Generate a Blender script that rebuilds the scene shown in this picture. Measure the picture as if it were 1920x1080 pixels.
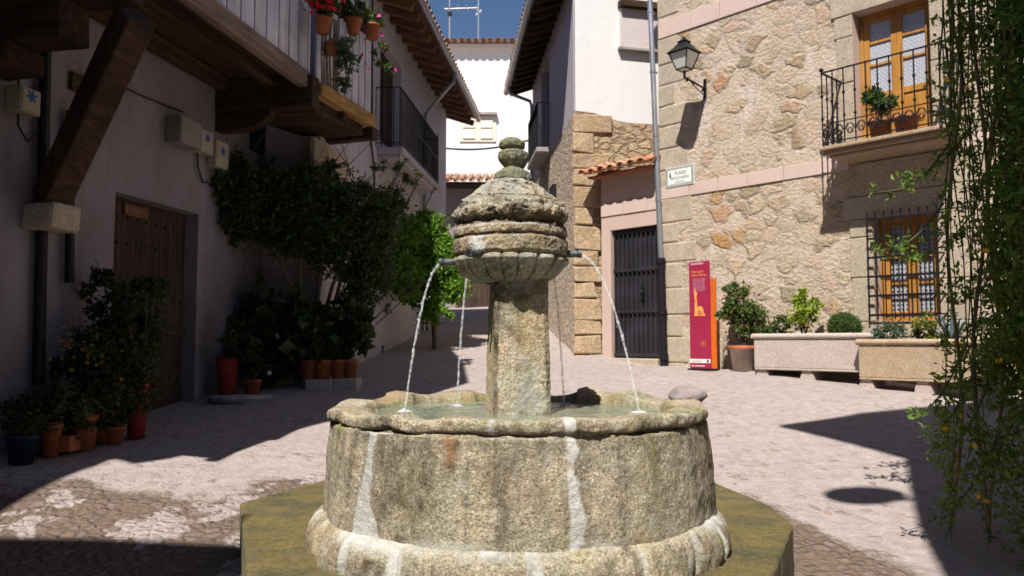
import bpy, bmesh, math, random
import numpy as np
from mathutils import Vector, Matrix, noise
R = math.radians
random.seed(7)
rng = np.random.default_rng(11)
for o in list(bpy.data.objects):
    bpy.data.objects.remove(o)
SC = bpy.context.scene
COL = SC.collection

# ------------------------------------------------------------------ camera, world, sun
FPX = 1500.0
PITCH = math.atan(100 / 1500)
cam_d = bpy.data.cameras.new('camera')
cam = bpy.data.objects.new('camera', cam_d)
COL.objects.link(cam)
cam.location = (0, 0, 0)
cam.rotation_euler = (R(90) + PITCH, 0, 0)
cam_d.sensor_width = 36
cam_d.lens = 36 * FPX / 1920
cam_d.clip_start = 0.05
cam_d.clip_end = 1000
cam_d.dof.use_dof = True
cam_d.dof.focus_distance = 4.1
cam_d.dof.aperture_fstop = 4.0
SC.camera = cam

SUN = Vector((-0.25, -0.69, 1.07)).normalized()      # direction towards the sun
w = bpy.data.worlds.new('World')
SC.world = w
w.use_nodes = True
nt = w.node_tree
nt.nodes.clear()
wo = nt.nodes.new('ShaderNodeOutputWorld')
bg = nt.nodes.new('ShaderNodeBackground')
sk = nt.nodes.new('ShaderNodeTexSky')
sk.sky_type = 'NISHITA'
sk.sun_disc = False
sk.sun_elevation = math.asin(SUN.z)
sk.sun_rotation = math.atan2(SUN.x, SUN.y)
sk.air_density = 1.0
sk.dust_density = 0.3
sk.ozone_density = 6.0
bg.inputs['Strength'].default_value = 0.06
nt.links.new(sk.outputs[0], bg.inputs[0])
nt.links.new(bg.outputs[0], wo.inputs[0])
sl = bpy.data.lights.new('sun', 'SUN')
sl.energy = 5.0
sl.angle = R(0.5)
sl.color = (1.0, 0.945, 0.87)
so = bpy.data.objects.new('sun', sl)
COL.objects.link(so)
so.rotation_euler = SUN.to_track_quat('Z', 'Y').to_euler()
SC.view_settings.view_transform = 'Standard'
SC.view_settings.look = 'None'
SC.view_settings.gamma = 1
SC.view_settings.exposure = 0.52
SC.cycles.max_bounces = 6
SC.cycles.diffuse_bounces = 2
SC.cycles.transparent_max_bounces = 16

# ------------------------------------------------------------------ geometry helpers
def ray(px, py):
    u = (px - 960) / FPX
    v = (540 - py) / FPX
    return Vector((u, math.cos(PITCH) - v * math.sin(PITCH), math.sin(PITCH) + v * math.cos(PITCH)))

def at(px, py, d):
    r = ray(px, py)
    return r * (d / r.y)

class Fr:
    """upright frame: X along the wall, Y into the wall, Z up"""
    def __init__(s, ox, oy, ux, uy, oz=0.0):
        n = math.hypot(ux, uy)
        s.o = Vector((ox, oy, oz))
        s.u = Vector((ux / n, uy / n, 0))
        s.y = Vector((-s.u.y, s.u.x, 0))
        s.mat = Matrix(((s.u.x, s.y.x, 0, ox), (s.u.y, s.y.y, 0, oy), (0, 0, 1, oz), (0, 0, 0, 1)))
    def hit(s, px, py, y=0.0):
        r = ray(px, py)
        p0 = s.o + s.y * y
        t = p0.dot(s.y) / r.dot(s.y)
        p = r * t - s.o
        return (p.dot(s.u), p.z)
    def g(s, x, y, z):
        return s.mat @ Vector((x, y, z))
    def loc(s, p):
        return s.mat.inverted() @ Vector(p)

IDF = Fr(0, 0, 1, 0)
PX = [-50, 4.6, 5.1, 6.0, 7.5, 9.0, 11.5, 13.0, 15.0, 18.0, 21.0, 27.0, 32.0, 400]
PZ = [-1.52, -1.5, -1.47, -1.3, -1.02, -0.82, -0.5, -0.4, -0.17, 0.25, 0.6, 1.2, 1.55, 1.6]
def gz(x, y):
    z = float(np.interp(y, PX, PZ))
    if x < -1.5:
        z += 0.2 * min(1, (-1.5 - x) / 3) * max(0, min(1, (9.0 - y) / 2.5)) * max(0, min(1, (y - 4) / 2.0))
    if x > 1.5:
        z += float(np.interp(y, [6, 7.5, 9.3, 10.5, 12.2, 13.5], [0, 0.06, 0.17, 0.13, 0.07, 0])) * min(1, (x - 1.5) / 2.2)
    if y > 13:
        z += 0.05 * max(-1.5, min(2, x)) * min(1, (y - 13) / 4)
    return z
def on_ground(px, py):
    r = ray(px, py)
    t0 = 2.0
    while t0 < 60:
        p = r * t0
        if p.z < gz(p.x, p.y):
            return p
        t0 += 0.02
    return r * 20

class MB:
    def __init__(s):
        s.v = []; s.f = []; s.mi = []; s.sm = []
    def quad(s, pts, m=0, sm=False):
        b = len(s.v)
        s.v += [tuple(p) for p in pts]
        s.f.append(tuple(range(b, b + len(pts)))); s.mi.append(m); s.sm.append(sm)
        return s
    def grid(s, P, m=0, sm=True, closed_u=False, closed_v=False):
        b = len(s.v); nu = len(P); nv = len(P[0])
        for row in P:
            s.v += [tuple(p) for p in row]
        for i in range(nu if closed_u else nu - 1):
            for j in range(nv if closed_v else nv - 1):
                i2 = (i + 1) % nu; j2 = (j + 1) % nv
                s.f.append((b + i * nv + j, b + i2 * nv + j, b + i2 * nv + j2, b + i * nv + j2))
                s.mi.append(m); s.sm.append(sm)
        return s
    def box(s, x0, x1, y0, y1, z0, z1, m=0, M=None, j=0.0):
        c = [(x, y, z) for z in (z0, z1) for y in (y0, y1) for x in (x0, x1)]
        if j: c = [(a + random.uniform(-j, j), b + random.uniform(-j, j), d + random.uniform(-j, j)) for a, b, d in c]
        if M is not None: c = [tuple(M @ Vector(p)) for p in c]
        b = len(s.v); s.v += c
        for f in ((0, 2, 3, 1), (4, 5, 7, 6), (0, 1, 5, 4), (2, 6, 7, 3), (0, 4, 6, 2), (1, 3, 7, 5)):
            s.f.append(tuple(b + i for i in f)); s.mi.append(m); s.sm.append(False)
        return s
    def beam(s, a, b, w, h, m=0, up=(0, 0, 1)):
        a = Vector(a); b = Vector(b); d = b - a; L = d.length
        x = d.normalized(); up = Vector(up)
        if abs(x.dot(up)) > 0.99: up = Vector((0, 1, 0))
        y = up.cross(x).normalized(); z = x.cross(y)
        M = Matrix(((x.x, y.x, z.x, a.x), (x.y, y.y, z.y, a.y), (x.z, y.z, z.z, a.z), (0, 0, 0, 1)))
        return s.box(0, L, -w / 2, w / 2, -h / 2, h / 2, m, M)
    def tube(s, pts, r, n=8, m=0, caps=True):
        pts = [Vector(p) for p in pts]
        rr = r if hasattr(r, '__len__') else [r] * len(pts)
        rows = []
        prev = None
        for i, p in enumerate(pts):
            t = (pts[min(i + 1, len(pts) - 1)] - pts[max(i - 1, 0)])
            if t.length < 1e-9: t = Vector((0, 0, 1))
            t.normalize()
            if prev is None:
                a = Vector((0, 0, 1)) if abs(t.z) < 0.9 else Vector((1, 0, 0))
                prev = t.cross(a).normalized()
            x = (prev - t * prev.dot(t)).normalized(); prev = x
            y = t.cross(x)
            rows.append([p + (x * math.cos(2 * math.pi * k / n) + y * math.sin(2 * math.pi * k / n)) * rr[i] for k in range(n)])
        s.grid(rows, m, True, False, True)
        if caps:
            s.quad(list(reversed(rows[0])), m); s.quad(rows[-1], m)
        return s
    def lathe(s, prof, c=(0, 0, 0), n=32, m=0, sm=True):
        rows = [[(c[0] + r * math.cos(2 * math.pi * k / n), c[1] + r * math.sin(2 * math.pi * k / n), c[2] + z) for k in range(n)] for r, z in prof]
        return s.grid(rows, m, sm, False, True)
    def ball(s, c, r, n=12, m=0, sc=(1, 1, 1)):
        rows = []
        for i in range(n // 2 + 1):
            a = math.pi * i / (n // 2)
            rr = max(1e-4, math.sin(a))
            rows.append([(c[0] + r * sc[0] * rr * math.cos(2 * math.pi * k / n), c[1] + r * sc[1] * rr * math.sin(2 * math.pi * k / n), c[2] - r * sc[2] * math.cos(a)) for k in range(n)])
        return s.grid(rows, m, True, False, True)
    def prism(s, poly, z0, z1, m=0):
        n = len(poly)
        s.quad([(x, y, z1) for x, y in poly], m)
        s.quad([(x, y, z0) for x, y in reversed(poly)], m)
        for i in range(n):
            a = poly[i]; b = poly[(i + 1) % n]
            s.quad([(a[0], a[1], z0), (b[0], b[1], z0), (b[0], b[1], z1), (a[0], a[1], z1)], m)
        return s
    def wall(s, x0, x1, z0, z1, holes, y=0.0, depth=0.25, m=0, mr=0):
        """front face with rectangular holes and their reveals"""
        xs = sorted(set([x0, x1] + [h[0] for h in holes] + [h[1] for h in holes]))
        zs = sorted(set([z0, z1] + [h[2] for h in holes] + [h[3] for h in holes]))
        for i in range(len(xs) - 1):
            for k in range(len(zs) - 1):
                cx = (xs[i] + xs[i + 1]) / 2; cz = (zs[k] + zs[k + 1]) / 2
                if any(h[0] < cx < h[1] and h[2] < cz < h[3] for h in holes): continue
                s.quad([(xs[i], y, zs[k]), (xs[i + 1], y, zs[k]), (xs[i + 1], y, zs[k + 1]), (xs[i], y, zs[k + 1])], m)
        for a, b, c, d in holes:
            Y = y + depth
            s.quad([(a, y, c), (a, y, d), (a, Y, d), (a, Y, c)], mr)
            s.quad([(b, y, c), (b, Y, c), (b, Y, d), (b, y, d)], mr)
            s.quad([(a, y, d), (b, y, d), (b, Y, d), (a, Y, d)], mr)
            s.quad([(a, y, c), (a, Y, c), (b, Y, c), (b, y, c)], mr)
        return s

def tag(o, label=None, cat=None, group=None, kind=None):
    if label: o['label'] = label
    if cat: o['category'] = cat
    if group: o['group'] = group
    if kind: o['kind'] = kind
    return o

def mkobj(name, mb, mats, parent=None, M=None, bevel=0.0, attrs=None):
    me = bpy.data.meshes.new(name)
    me.from_pydata(mb.v, [], mb.f)
    if not isinstance(mats, (list, tuple)): mats = [mats]
    for m in mats: me.materials.append(m)
    me.polygons.foreach_set('material_index', mb.mi)
    me.polygons.foreach_set('use_smooth', mb.sm)
    if attrs:
        for k, a in attrs.items():
            at_ = me.attributes.new(k, 'FLOAT', 'POINT')
            at_.data.foreach_set('value', np.asarray(a, dtype=np.float32))
    me.update()
    o = bpy.data.objects.new(name, me)
    COL.objects.link(o)
    if parent is not None:
        o.parent = parent
        o.matrix_parent_inverse = Matrix.Identity(4)
        if M is not None: o.matrix_basis = M
    elif M is not None:
        o.matrix_world = M
    if bevel:
        b = o.modifiers.new('bevel', 'BEVEL'); b.width = bevel; b.segments = 2; b.limit_method = 'ANGLE'; b.angle_limit = R(40)
    return o

def mkparts(name, mb, mats, parent=None, M=None, bevel=0.0):
    """one object for every connected piece of the mesh"""
    par = list(range(len(mb.v)))
    def find(i):
        while par[i] != i: par[i] = par[par[i]]; i = par[i]
        return i
    for f in mb.f:
        for q in f[1:]: par[find(q)] = find(f[0])
    key = {}
    # tube caps and other faces with their own vertices belong to the piece they touch
    pos = {}
    for i, p in enumerate(mb.v):
        k = tuple(round(c, 5) for c in p)
        if k in pos: par[find(i)] = find(pos[k])
        else: pos[k] = i
    for fi, f in enumerate(mb.f): key.setdefault(find(f[0]), []).append(fi)
    out = []
    for fs in key.values():
        m2 = MB(); mp = {}
        for fi in fs:
            for q in mb.f[fi]:
                if q not in mp: mp[q] = len(m2.v); m2.v.append(mb.v[q])
            m2.f.append(tuple(mp[q] for q in mb.f[fi])); m2.mi.append(mb.mi[fi]); m2.sm.append(mb.sm[fi])
        out.append(mkobj(name, m2, mats, parent, M, bevel))
    return out

def thing(name, label, cat, M=None, group=None):
    o = bpy.data.objects.new(name, None)
    o.empty_display_size = 0.3
    COL.objects.link(o)
    if M is not None: o.matrix_world = M
    return tag(o, label, cat, group)

def T(x, y, z): return Matrix.Translation((x, y, z))

# ------------------------------------------------------------------ materials
class MN:
    def __init__(s, name):
        s.m = bpy.data.materials.new(name); s.m.use_nodes = True
        s.nt = s.m.node_tree; s.nt.nodes.clear()
        s.out = s.n('ShaderNodeOutputMaterial')
    def n(s, t, **kw):
        nd = s.nt.nodes.new(t)
        for k, v in kw.items(): setattr(nd, k, v)
        return nd
    def set(s, sock, v):
        if isinstance(v, bpy.types.NodeSocket): s.nt.links.new(v, sock)
        elif v is not None: sock.default_value = v
    def coord(s, sc=(1, 1, 1), kind='Object', off=(0, 0, 0)):
        t = s.n('ShaderNodeTexCoord'); mp = s.n('ShaderNodeMapping')
        s.nt.links.new(t.outputs[kind], mp.inputs[0])
        mp.inputs['Scale'].default_value = sc; mp.inputs['Location'].default_value = off
        return mp.outputs[0]
    def noise(s, vec, scale=5, detail=4, rough=0.55, out=0):
        n = s.n('ShaderNodeTexNoise'); s.set(n.inputs['Vector'], vec)
        n.inputs['Scale'].default_value = scale; n.inputs['Detail'].default_value = detail; n.inputs['Roughness'].default_value = rough
        return n.outputs[out]
    def vor(s, vec, scale=5, feature='F1', out='Distance', rand=1.0):
        n = s.n('ShaderNodeTexVoronoi', feature=feature); s.set(n.inputs['Vector'], vec)
        n.inputs['Scale'].default_value = scale; n.inputs['Randomness'].default_value = rand
        return n.outputs[out]
    def ramp(s, fac, stops, interp='LINEAR'):
        r = s.n('ShaderNodeValToRGB'); s.set(r.inputs[0], fac); cr = r.color_ramp; cr.interpolation = interp
        while len(cr.elements) > 1: cr.elements.remove(cr.elements[-1])
        for i, (p, c) in enumerate(stops):
            if not hasattr(c, '__len__'): c = (c, c, c)
            e = cr.elements[0] if i == 0 else cr.elements.new(p)
            e.position = p; e.color = (*c[:3], 1)
        return r.outputs[0]
    def math(s, op, a, b=None, c=None, clamp=False):
        n = s.n('ShaderNodeMath', operation=op); n.use_clamp = clamp
        s.set(n.inputs[0], a)
        if b is not None: s.set(n.inputs[1], b)
        if c is not None: s.set(n.inputs[2], c)
        return n.outputs[0]
    def mix(s, fac, a, b, blend='MIX'):
        n = s.n('ShaderNodeMix', data_type='RGBA', blend_type=blend)
        s.set(n.inputs[0], fac)
        s.set(n.inputs[6], (*a, 1) if isinstance(a, tuple) and len(a) == 3 else a)
        s.set(n.inputs[7], (*b, 1) if isinstance(b, tuple) and len(b) == 3 else b)
        return n.outputs[2]
    def addv(s, vec, col, k):
        a = s.n('ShaderNodeVectorMath', operation='SCALE'); s.set(a.inputs[0], col); a.inputs['Scale'].default_value = k
        b = s.n('ShaderNodeVectorMath', operation='ADD'); s.set(b.inputs[0], vec); s.set(b.inputs[1], a.outputs[0])
        return b.outputs[0]
    def attr(s, name):
        n = s.n('ShaderNodeAttribute'); n.attribute_name = name
        return n.outputs['Fac']
    def sep(s, vec):
        n = s.n('ShaderNodeSeparateXYZ'); s.set(n.inputs[0], vec); return n.outputs
    def bump(s, h, strength=0.5, dist=0.02, nrm=None):
        n = s.n('ShaderNodeBump'); s.set(n.inputs['Height'], h)
        n.inputs['Strength'].default_value = strength; n.inputs['Distance'].default_value = dist
        if nrm is not None: s.nt.links.new(nrm, n.inputs['Normal'])
        return n.outputs[0]
    def bsdf(s, col, rough=0.8, metal=0.0, nrm=None, spec=0.3, **kw):
        b = s.n('ShaderNodeBsdfPrincipled')
        s.set(b.inputs['Base Color'], (*col, 1) if isinstance(col, tuple) and len(col) == 3 else col)
        s.set(b.inputs['Roughness'], rough); s.set(b.inputs['Metallic'], metal)
        b.inputs['Specular IOR Level'].default_value = spec
        for k, v in kw.items(): s.set(b.inputs[k], v)
        if nrm is not None: s.nt.links.new(nrm, b.inputs['Normal'])
        s.nt.links.new(b.outputs[0], s.out.inputs[0])
        s.b = b
        return s.m

def plain(name, col, rough=0.6, metal=0.0, var=0.25, sc=8, bump=0.15, spec=0.3):
    m = MN(name); c = m.coord()
    n1 = m.noise(c, sc, 5); n2 = m.noise(c, sc * 7, 3)
    k = tuple(x * (1 - var) for x in col); l = tuple(min(1, x * (1 + var)) for x in col)
    cc = m.ramp(n1, [(0.3, k), (0.7, l)])
    return m.bsdf(cc, rough, metal, m.bump(n2, bump, 0.01), spec)

def stone_mat(name, cols, sc=2.0, grain=60, bump=0.5, extra=True, gs=0.25, ochre=None):
    m = MN(name); c = m.coord()
    n1 = m.noise(c, sc, 8, 0.6); n2 = m.noise(m.addv(c, m.noise(c, 2, 2, out=1), 0.4), sc * 4, 6, 0.65); g = m.noise(c, grain, 4, 0.7)
    v = m.vor(c, grain * 1.5, out='Color')
    base = m.ramp(n1, [(0.25, cols[0]), (0.45, cols[1]), (0.6, cols[2]), (0.78, cols[3])])
    base = m.mix(m.ramp(n2, [(0.35, 0.0), (0.7, 0.7)]), base, cols[4])
    sp = m.ramp(g, [(0.3, 1 - gs * 2), (0.5, 1.0), (0.7, 1 + gs * 0.9)])
    base = m.mix(1.0, base, sp, 'MULTIPLY')
    sp2 = m.n('ShaderNodeSeparateColor'); m.set(sp2.inputs[0], v)
    base = m.mix(1.0, base, m.ramp(sp2.outputs[0], [(0.0, 0.72), (0.3, 0.95), (0.85, 1.06), (1.0, 1.4)]), 'MULTIPLY')
    h = m.math('ADD', m.math('MULTIPLY', n2, 0.7), m.math('MULTIPLY', g, 0.3))
    return m, c, base, m.bump(h, bump, 0.03)

# whitewash
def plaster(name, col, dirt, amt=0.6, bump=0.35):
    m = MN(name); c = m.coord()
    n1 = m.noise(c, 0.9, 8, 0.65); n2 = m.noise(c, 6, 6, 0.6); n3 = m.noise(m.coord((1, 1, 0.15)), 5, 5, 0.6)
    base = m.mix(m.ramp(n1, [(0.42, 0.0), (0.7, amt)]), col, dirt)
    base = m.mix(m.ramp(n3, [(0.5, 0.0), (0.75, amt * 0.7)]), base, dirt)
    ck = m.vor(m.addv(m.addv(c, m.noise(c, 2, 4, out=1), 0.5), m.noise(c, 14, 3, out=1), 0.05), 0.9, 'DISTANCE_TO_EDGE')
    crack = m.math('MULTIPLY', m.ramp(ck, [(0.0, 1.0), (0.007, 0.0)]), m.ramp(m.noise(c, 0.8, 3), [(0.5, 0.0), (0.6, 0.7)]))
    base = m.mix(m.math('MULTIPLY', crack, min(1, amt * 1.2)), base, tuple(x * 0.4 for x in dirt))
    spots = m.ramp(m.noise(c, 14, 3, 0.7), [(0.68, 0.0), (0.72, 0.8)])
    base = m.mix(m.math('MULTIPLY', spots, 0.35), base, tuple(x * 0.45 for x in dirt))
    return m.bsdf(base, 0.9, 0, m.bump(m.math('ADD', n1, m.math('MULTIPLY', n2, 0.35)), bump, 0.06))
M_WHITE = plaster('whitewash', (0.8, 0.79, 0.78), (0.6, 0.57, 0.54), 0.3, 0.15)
M_WHITEOLD_SHADE = plaster('old_shaded_whitewash', (0.27, 0.243, 0.268), (0.15, 0.12, 0.115), 0.75, 0.6)  # old whitewash, greyed further to put the left wall's shade into its colour
M_WHITEOLD2_SHADE = plaster('weathered_shaded_whitewash', (0.50, 0.46, 0.50), (0.34, 0.29, 0.30), 0.5, 0.35)  # lilac-grey copy of the whitewash with the shade of unlit walls in its colour
M_PINK = plaster('pink_render', (0.56, 0.42, 0.36), (0.48, 0.36, 0.29), 0.6, 0.2)
M_COURSE = plaster('pale_pink_stone', (0.62, 0.48, 0.42), (0.52, 0.40, 0.33), 0.6, 0.15)

def rubble(name, mortar, mortar2, stops, scale=3.0, cover=0.45, edge=0.06, bump=0.9, dist=0.06, aspect=1.25, blend=0.9, smear=None):
    m = MN(name); c0 = m.coord((1, 1, aspect))
    c = m.addv(c0, m.noise(c0, 2.5, 3, out=1), 0.35)
    c = m.addv(c, m.noise(c0, 12, 3, out=1), 0.05)
    e = m.vor(c, scale, 'DISTANCE_TO_EDGE'); cl = m.vor(c, scale, 'F1', 'Color')
    s = m.n('ShaderNodeSeparateColor'); m.set(s.inputs[0], cl)
    n1 = m.noise(c0, 1.3, 6, 0.6); n2 = m.noise(c0, 16, 6, 0.65); n3 = m.noise(c0, 55, 4, 0.7)
    wob = m.math('ADD', e, m.math('MULTIPLY', m.math('SUBTRACT', n2, 0.5), 0.16))
    st = m.ramp(wob, [(edge, 0.0), (edge + 0.14, 1.0)])
    ex = m.ramp(m.math('ADD', s.outputs[1], m.math('MULTIPLY', m.math('SUBTRACT', n1, 0.5), 1.2)), [(cover, 0.0), (cover + 0.12, 1.0)])
    st = m.math('MULTIPLY', st, ex)
    scol = m.ramp(s.outputs[0], stops)
    scol = m.mix(1.0, scol, m.ramp(n2, [(0.3, 0.65), (0.7, 1.25)]), 'MULTIPLY')
    st = m.math('MULTIPLY', st, m.ramp(s.outputs[2], [(0.0, blend), (0.6, blend + 0.15), (0.85, 0.95)]))
    mcol = m.mix(m.ramp(n1, [(0.35, 0.0), (0.65, 1.0)]), mortar, mortar2)
    mcol = m.mix(1.0, mcol, m.ramp(n2, [(0.25, 0.78), (0.75, 1.15)]), 'MULTIPLY')
    sm_ = m.ramp(m.noise(m.coord((1, 1, 0.32), off=(4, 0, 2)), 1.7, 7, 0.62), [(0.60, 0.0), (0.66, 0.8)])
    if smear: mcol = m.mix(sm_, mcol, smear); st = m.math('MULTIPLY', st, m.math('SUBTRACT', 1.0, sm_))
    # crack line round the stones
    ring = m.ramp(wob, [(edge * 0.3, 1.0), (edge, 0.68), (edge + 0.05, 1.0)])
    base = m.mix(st, m.mix(ex, mcol, m.mix(1.0, mcol, ring, 'MULTIPLY')), scol)
    base = m.mix(1.0, base, m.ramp(n3, [(0.3, 0.8), (0.7, 1.15)]), 'MULTIPLY')
    h = m.math('ADD', m.math('MULTIPLY', st, 0.6), m.math('ADD', m.math('MULTIPLY', n2, 0.7), m.math('MULTIPLY', n3, 0.2)))
    return m.bsdf(base, 0.92, 0, m.bump(h, bump, dist), 0.2)
STONES = [(0.0, (0.42, 0.30, 0.17)), (0.25, (0.50, 0.38, 0.24)), (0.45, (0.36, 0.30, 0.20)), (0.62, (0.60, 0.47, 0.33)), (0.8, (0.50, 0.28, 0.11)), (0.92, (0.55, 0.33, 0.24)), (1.0, (0.34, 0.27, 0.17))]
M_RUBBLE = rubble('rubble_wall', (0.67, 0.555, 0.45), (0.60, 0.475, 0.355), STONES, 3.5, 0.30, 0.035, 1.0, 0.06, 1.3, 0.24, (0.74, 0.63, 0.57))
M_RUBBLE_G = rubble('golden_rubble', (0.58, 0.44, 0.30), (0.50, 0.37, 0.24),
    [(0, (0.66, 0.48, 0.29)), (0.3, (0.74, 0.58, 0.38)), (0.6, (0.62, 0.42, 0.24)), (1.0, (0.70, 0.53, 0.36))], 4.0, 0.0, 0.04, 1.0, 0.09, 1.8)
M_RUBBLE_D = rubble('alley_rubble', (0.62, 0.50, 0.39), (0.70, 0.56, 0.44),
    [(0, (0.64, 0.48, 0.33)), (0.3, (0.82, 0.70, 0.56)), (0.6, (0.74, 0.56, 0.40)), (1.0, (0.84, 0.74, 0.62))], 4.2, 0.05, 0.05, 1.0, 0.1, 1.6)

GR = [(0.40, 0.34, 0.26), (0.47, 0.40, 0.31), (0.52, 0.43, 0.33), (0.55, 0.46, 0.38), (0.38, 0.31, 0.23)]
m, c, b, n = stone_mat('granite_blocks', GR, 1.6, 70, 0.4); M_GRAN = m.bsdf(b, 0.9, 0, n, 0.2)
GP = [(0.42, 0.35, 0.31), (0.50, 0.42, 0.38), (0.54, 0.46, 0.42), (0.57, 0.49, 0.45), (0.44, 0.37, 0.32)]
m, c, b, n = stone_mat('pink_granite', GP, 2.5, 90, 0.3); M_GRANP = m.bsdf(b, 0.85, 0, n, 0.25)
GO = [(0.38, 0.29, 0.20), (0.46, 0.35, 0.25), (0.42, 0.32, 0.22), (0.52, 0.43, 0.36), (0.36, 0.26, 0.16)]
m, c, b, n = stone_mat('ochre_granite', GO, 1.4, 80, 0.3); M_GRANO = m.bsdf(b, 0.85, 0, n, 0.25)
GQ = [(0.40, 0.28, 0.16), (0.54, 0.38, 0.22), (0.56, 0.42, 0.28), (0.56, 0.34, 0.23), (0.40, 0.31, 0.22)]
m, c, b, n = stone_mat('golden_quoins', GQ, 2.6, 40, 1.0); M_QUOIN = m.bsdf(b, 0.92, 0, n, 0.2)

# fountain stone with masks
def fountain_mat(name, cols, ochre_amt=0.5, stain_amt=0.7, lichen=(0.42, 0.36, 0.10), streak=True, bump=0.9):
    m, c, base, _ = stone_mat(name, cols, 3.2, 75, bump, gs=0.33)
    n_o = m.noise(m.coord((1, 1, 0.5), off=(3, 1, 7)), 4.0, 7, 0.62)
    base = m.mix(m.ramp(n_o, [(0.50, 0.0), (0.68, ochre_amt)]), base, lichen)
    n_s = m.noise(m.coord((1, 1, 0.16 if streak else 0.6), off=(9, 4, 2)), 6.5, 8, 0.68)
    base = m.mix(m.ramp(n_s, [(0.50, 0.0), (0.64, stain_amt)]), base, (0.06, 0.05, 0.03))
    n_l = m.noise(m.coord(off=(1, 8, 3)), 9, 7, 0.7)
    base = m.mix(m.ramp(n_l, [(0.56, 0.0), (0.66, 0.55)]), base, (0.50, 0.50, 0.42))
    n_h = m.noise(m.coord(off=(5, 5, 3)), 22, 6, 0.7)
    base = m.mix(m.math('MULTIPLY', m.attr('stain_shade'), m.ramp(n_h, [(0.36, 0.35), (0.56, 1.0)])), base, m.mix(n_h, (0.02, 0.018, 0.012), (0.11, 0.085, 0.045)))
    pit = m.noise(c, 150, 5, 0.85); pit2 = m.noise(c, 34, 6, 0.75)
    base = m.mix(1.0, base, m.ramp(pit, [(0.30, 0.30), (0.42, 0.85), (0.55, 1.0), (0.72, 1.5)]), 'MULTIPLY')
    base = m.mix(1.0, base, m.ramp(pit2, [(0.28, 0.45), (0.42, 0.95), (0.60, 1.05), (0.78, 1.35)]), 'MULTIPLY')
    mo = m.math('MULTIPLY', m.attr('moss'), m.ramp(n_h, [(0.35, 0.2), (0.55, 1.0)]))
    base = m.mix(mo, base, m.mix(n_h, (0.05, 0.07, 0.01), (0.26, 0.24, 0.05)))
    base = m.mix(m.attr('rust'), base, m.mix(n_h, (0.17, 0.085, 0.03), (0.36, 0.23, 0.12)))
    mr = m.math('MULTIPLY', m.attr('mortar'), m.ramp(m.noise(c, 14, 5, 0.6), [(0.25, 0.4), (0.5, 1.0)]))
    base = m.mix(mr, base, m.mix(m.noise(c, 30, 4), (0.42, 0.42, 0.40), (0.72, 0.72, 0.69)))
    g = m.noise(c, 55, 6, 0.75); g2 = m.noise(c, 14, 5, 0.6)
    vv = m.vor(c, 46, 'F1')
    h = m.math('ADD', m.math('MULTIPLY', g, 0.6), m.math('MULTIPLY', g2, 0.9))
    return m.bsdf(base, 0.93, 0, m.bump(h, bump, 0.022), 0.2)
M_BASIN = fountain_mat('basin_stone', [(0.31, 0.28, 0.21), (0.47, 0.43, 0.32), (0.56, 0.47, 0.34), (0.56, 0.44, 0.36), (0.35, 0.31, 0.22)], 0.22, 0.6)
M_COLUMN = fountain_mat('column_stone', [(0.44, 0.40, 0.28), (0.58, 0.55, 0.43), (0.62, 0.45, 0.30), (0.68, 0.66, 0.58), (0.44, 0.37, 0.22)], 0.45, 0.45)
M_HEAD = fountain_mat('carved_head_stone', [(0.22, 0.19, 0.13), (0.42, 0.39, 0.30), (0.50, 0.40, 0.26), (0.62, 0.62, 0.53), (0.29, 0.26, 0.18)], 0.2, 0.8, lichen=(0.34, 0.30, 0.14), streak=False, bump=1.0)
M_FINIAL = fountain_mat('lichen_finial', [(0.10, 0.11, 0.08), (0.19, 0.20, 0.14), (0.24, 0.24, 0.17), (0.38, 0.40, 0.33), (0.15, 0.15, 0.10)], 0.75, 0.8, lichen=(0.34, 0.29, 0.06), streak=False)

# plinth slabs
m = MN('plinth_slabs'); c = m.coord()
n1 = m.noise(m.coord((1, 1.4, 1)), 2.6, 9, 0.72); n2 = m.noise(m.coord((1, 1.3, 1)), 60, 5, 0.75)
b = m.ramp(n1, [(0.3, (0.085, 0.08, 0.045)), (0.45, (0.135, 0.12, 0.06)), (0.58, (0.20, 0.155, 0.06)), (0.75, (0.17, 0.155, 0.09))])
b = m.mix(1.0, b, m.ramp(n2, [(0.3, 0.45), (0.7, 1.6)]), 'MULTIPLY')
b = m.mix(m.ramp(m.attr('joint'), [(0.4, 0.0), (0.8, 1.0)]), b, m.mix(n2, (0.08, 0.085, 0.025), (0.20, 0.19, 0.07)))
M_PLINTH = m.bsdf(b, 0.9, 0, m.bump(m.math('ADD', n2, m.math('MULTIPLY', n1, 1.5)), 0.9, 0.02), 0.2)
M_PLINTHS = plain('plinth_side', (0.16, 0.145, 0.09), 0.9, 0, 0.25, 4, 0.3)

# ground
m = MN('plaza_ground'); c = m.coord(kind='Object')
xyz = m.sep(c)
nw = m.noise(c, 1.2, 6, 0.65); nw2 = m.noise(c, 0.45, 5, 0.6)
cd = m.addv(m.addv(c, m.noise(c, 3, 2, out=1), 0.10), m.noise(c, 14, 3, out=1), 0.045)
e = m.vor(cd, 11, 'DISTANCE_TO_EDGE'); cc = m.vor(cd, 11, 'F1', 'Color')
cs = m.n('ShaderNodeSeparateColor'); m.set(cs.inputs[0], cc)
e2 = m.vor(c, 26, 'F1'); cc2 = m.vor(c, 26, 'F1', 'Color'); cs2 = m.n('ShaderNodeSeparateColor'); m.set(cs2.inputs[0], cc2)
fine = m.noise(c, 70, 5, 0.7); mid = m.noise(c, 9, 6, 0.65)
cement = m.ramp(mid, [(0.25, (0.31, 0.256, 0.24)), (0.5, (0.385, 0.328, 0.308)), (0.75, (0.455, 0.395, 0.375))])
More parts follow.
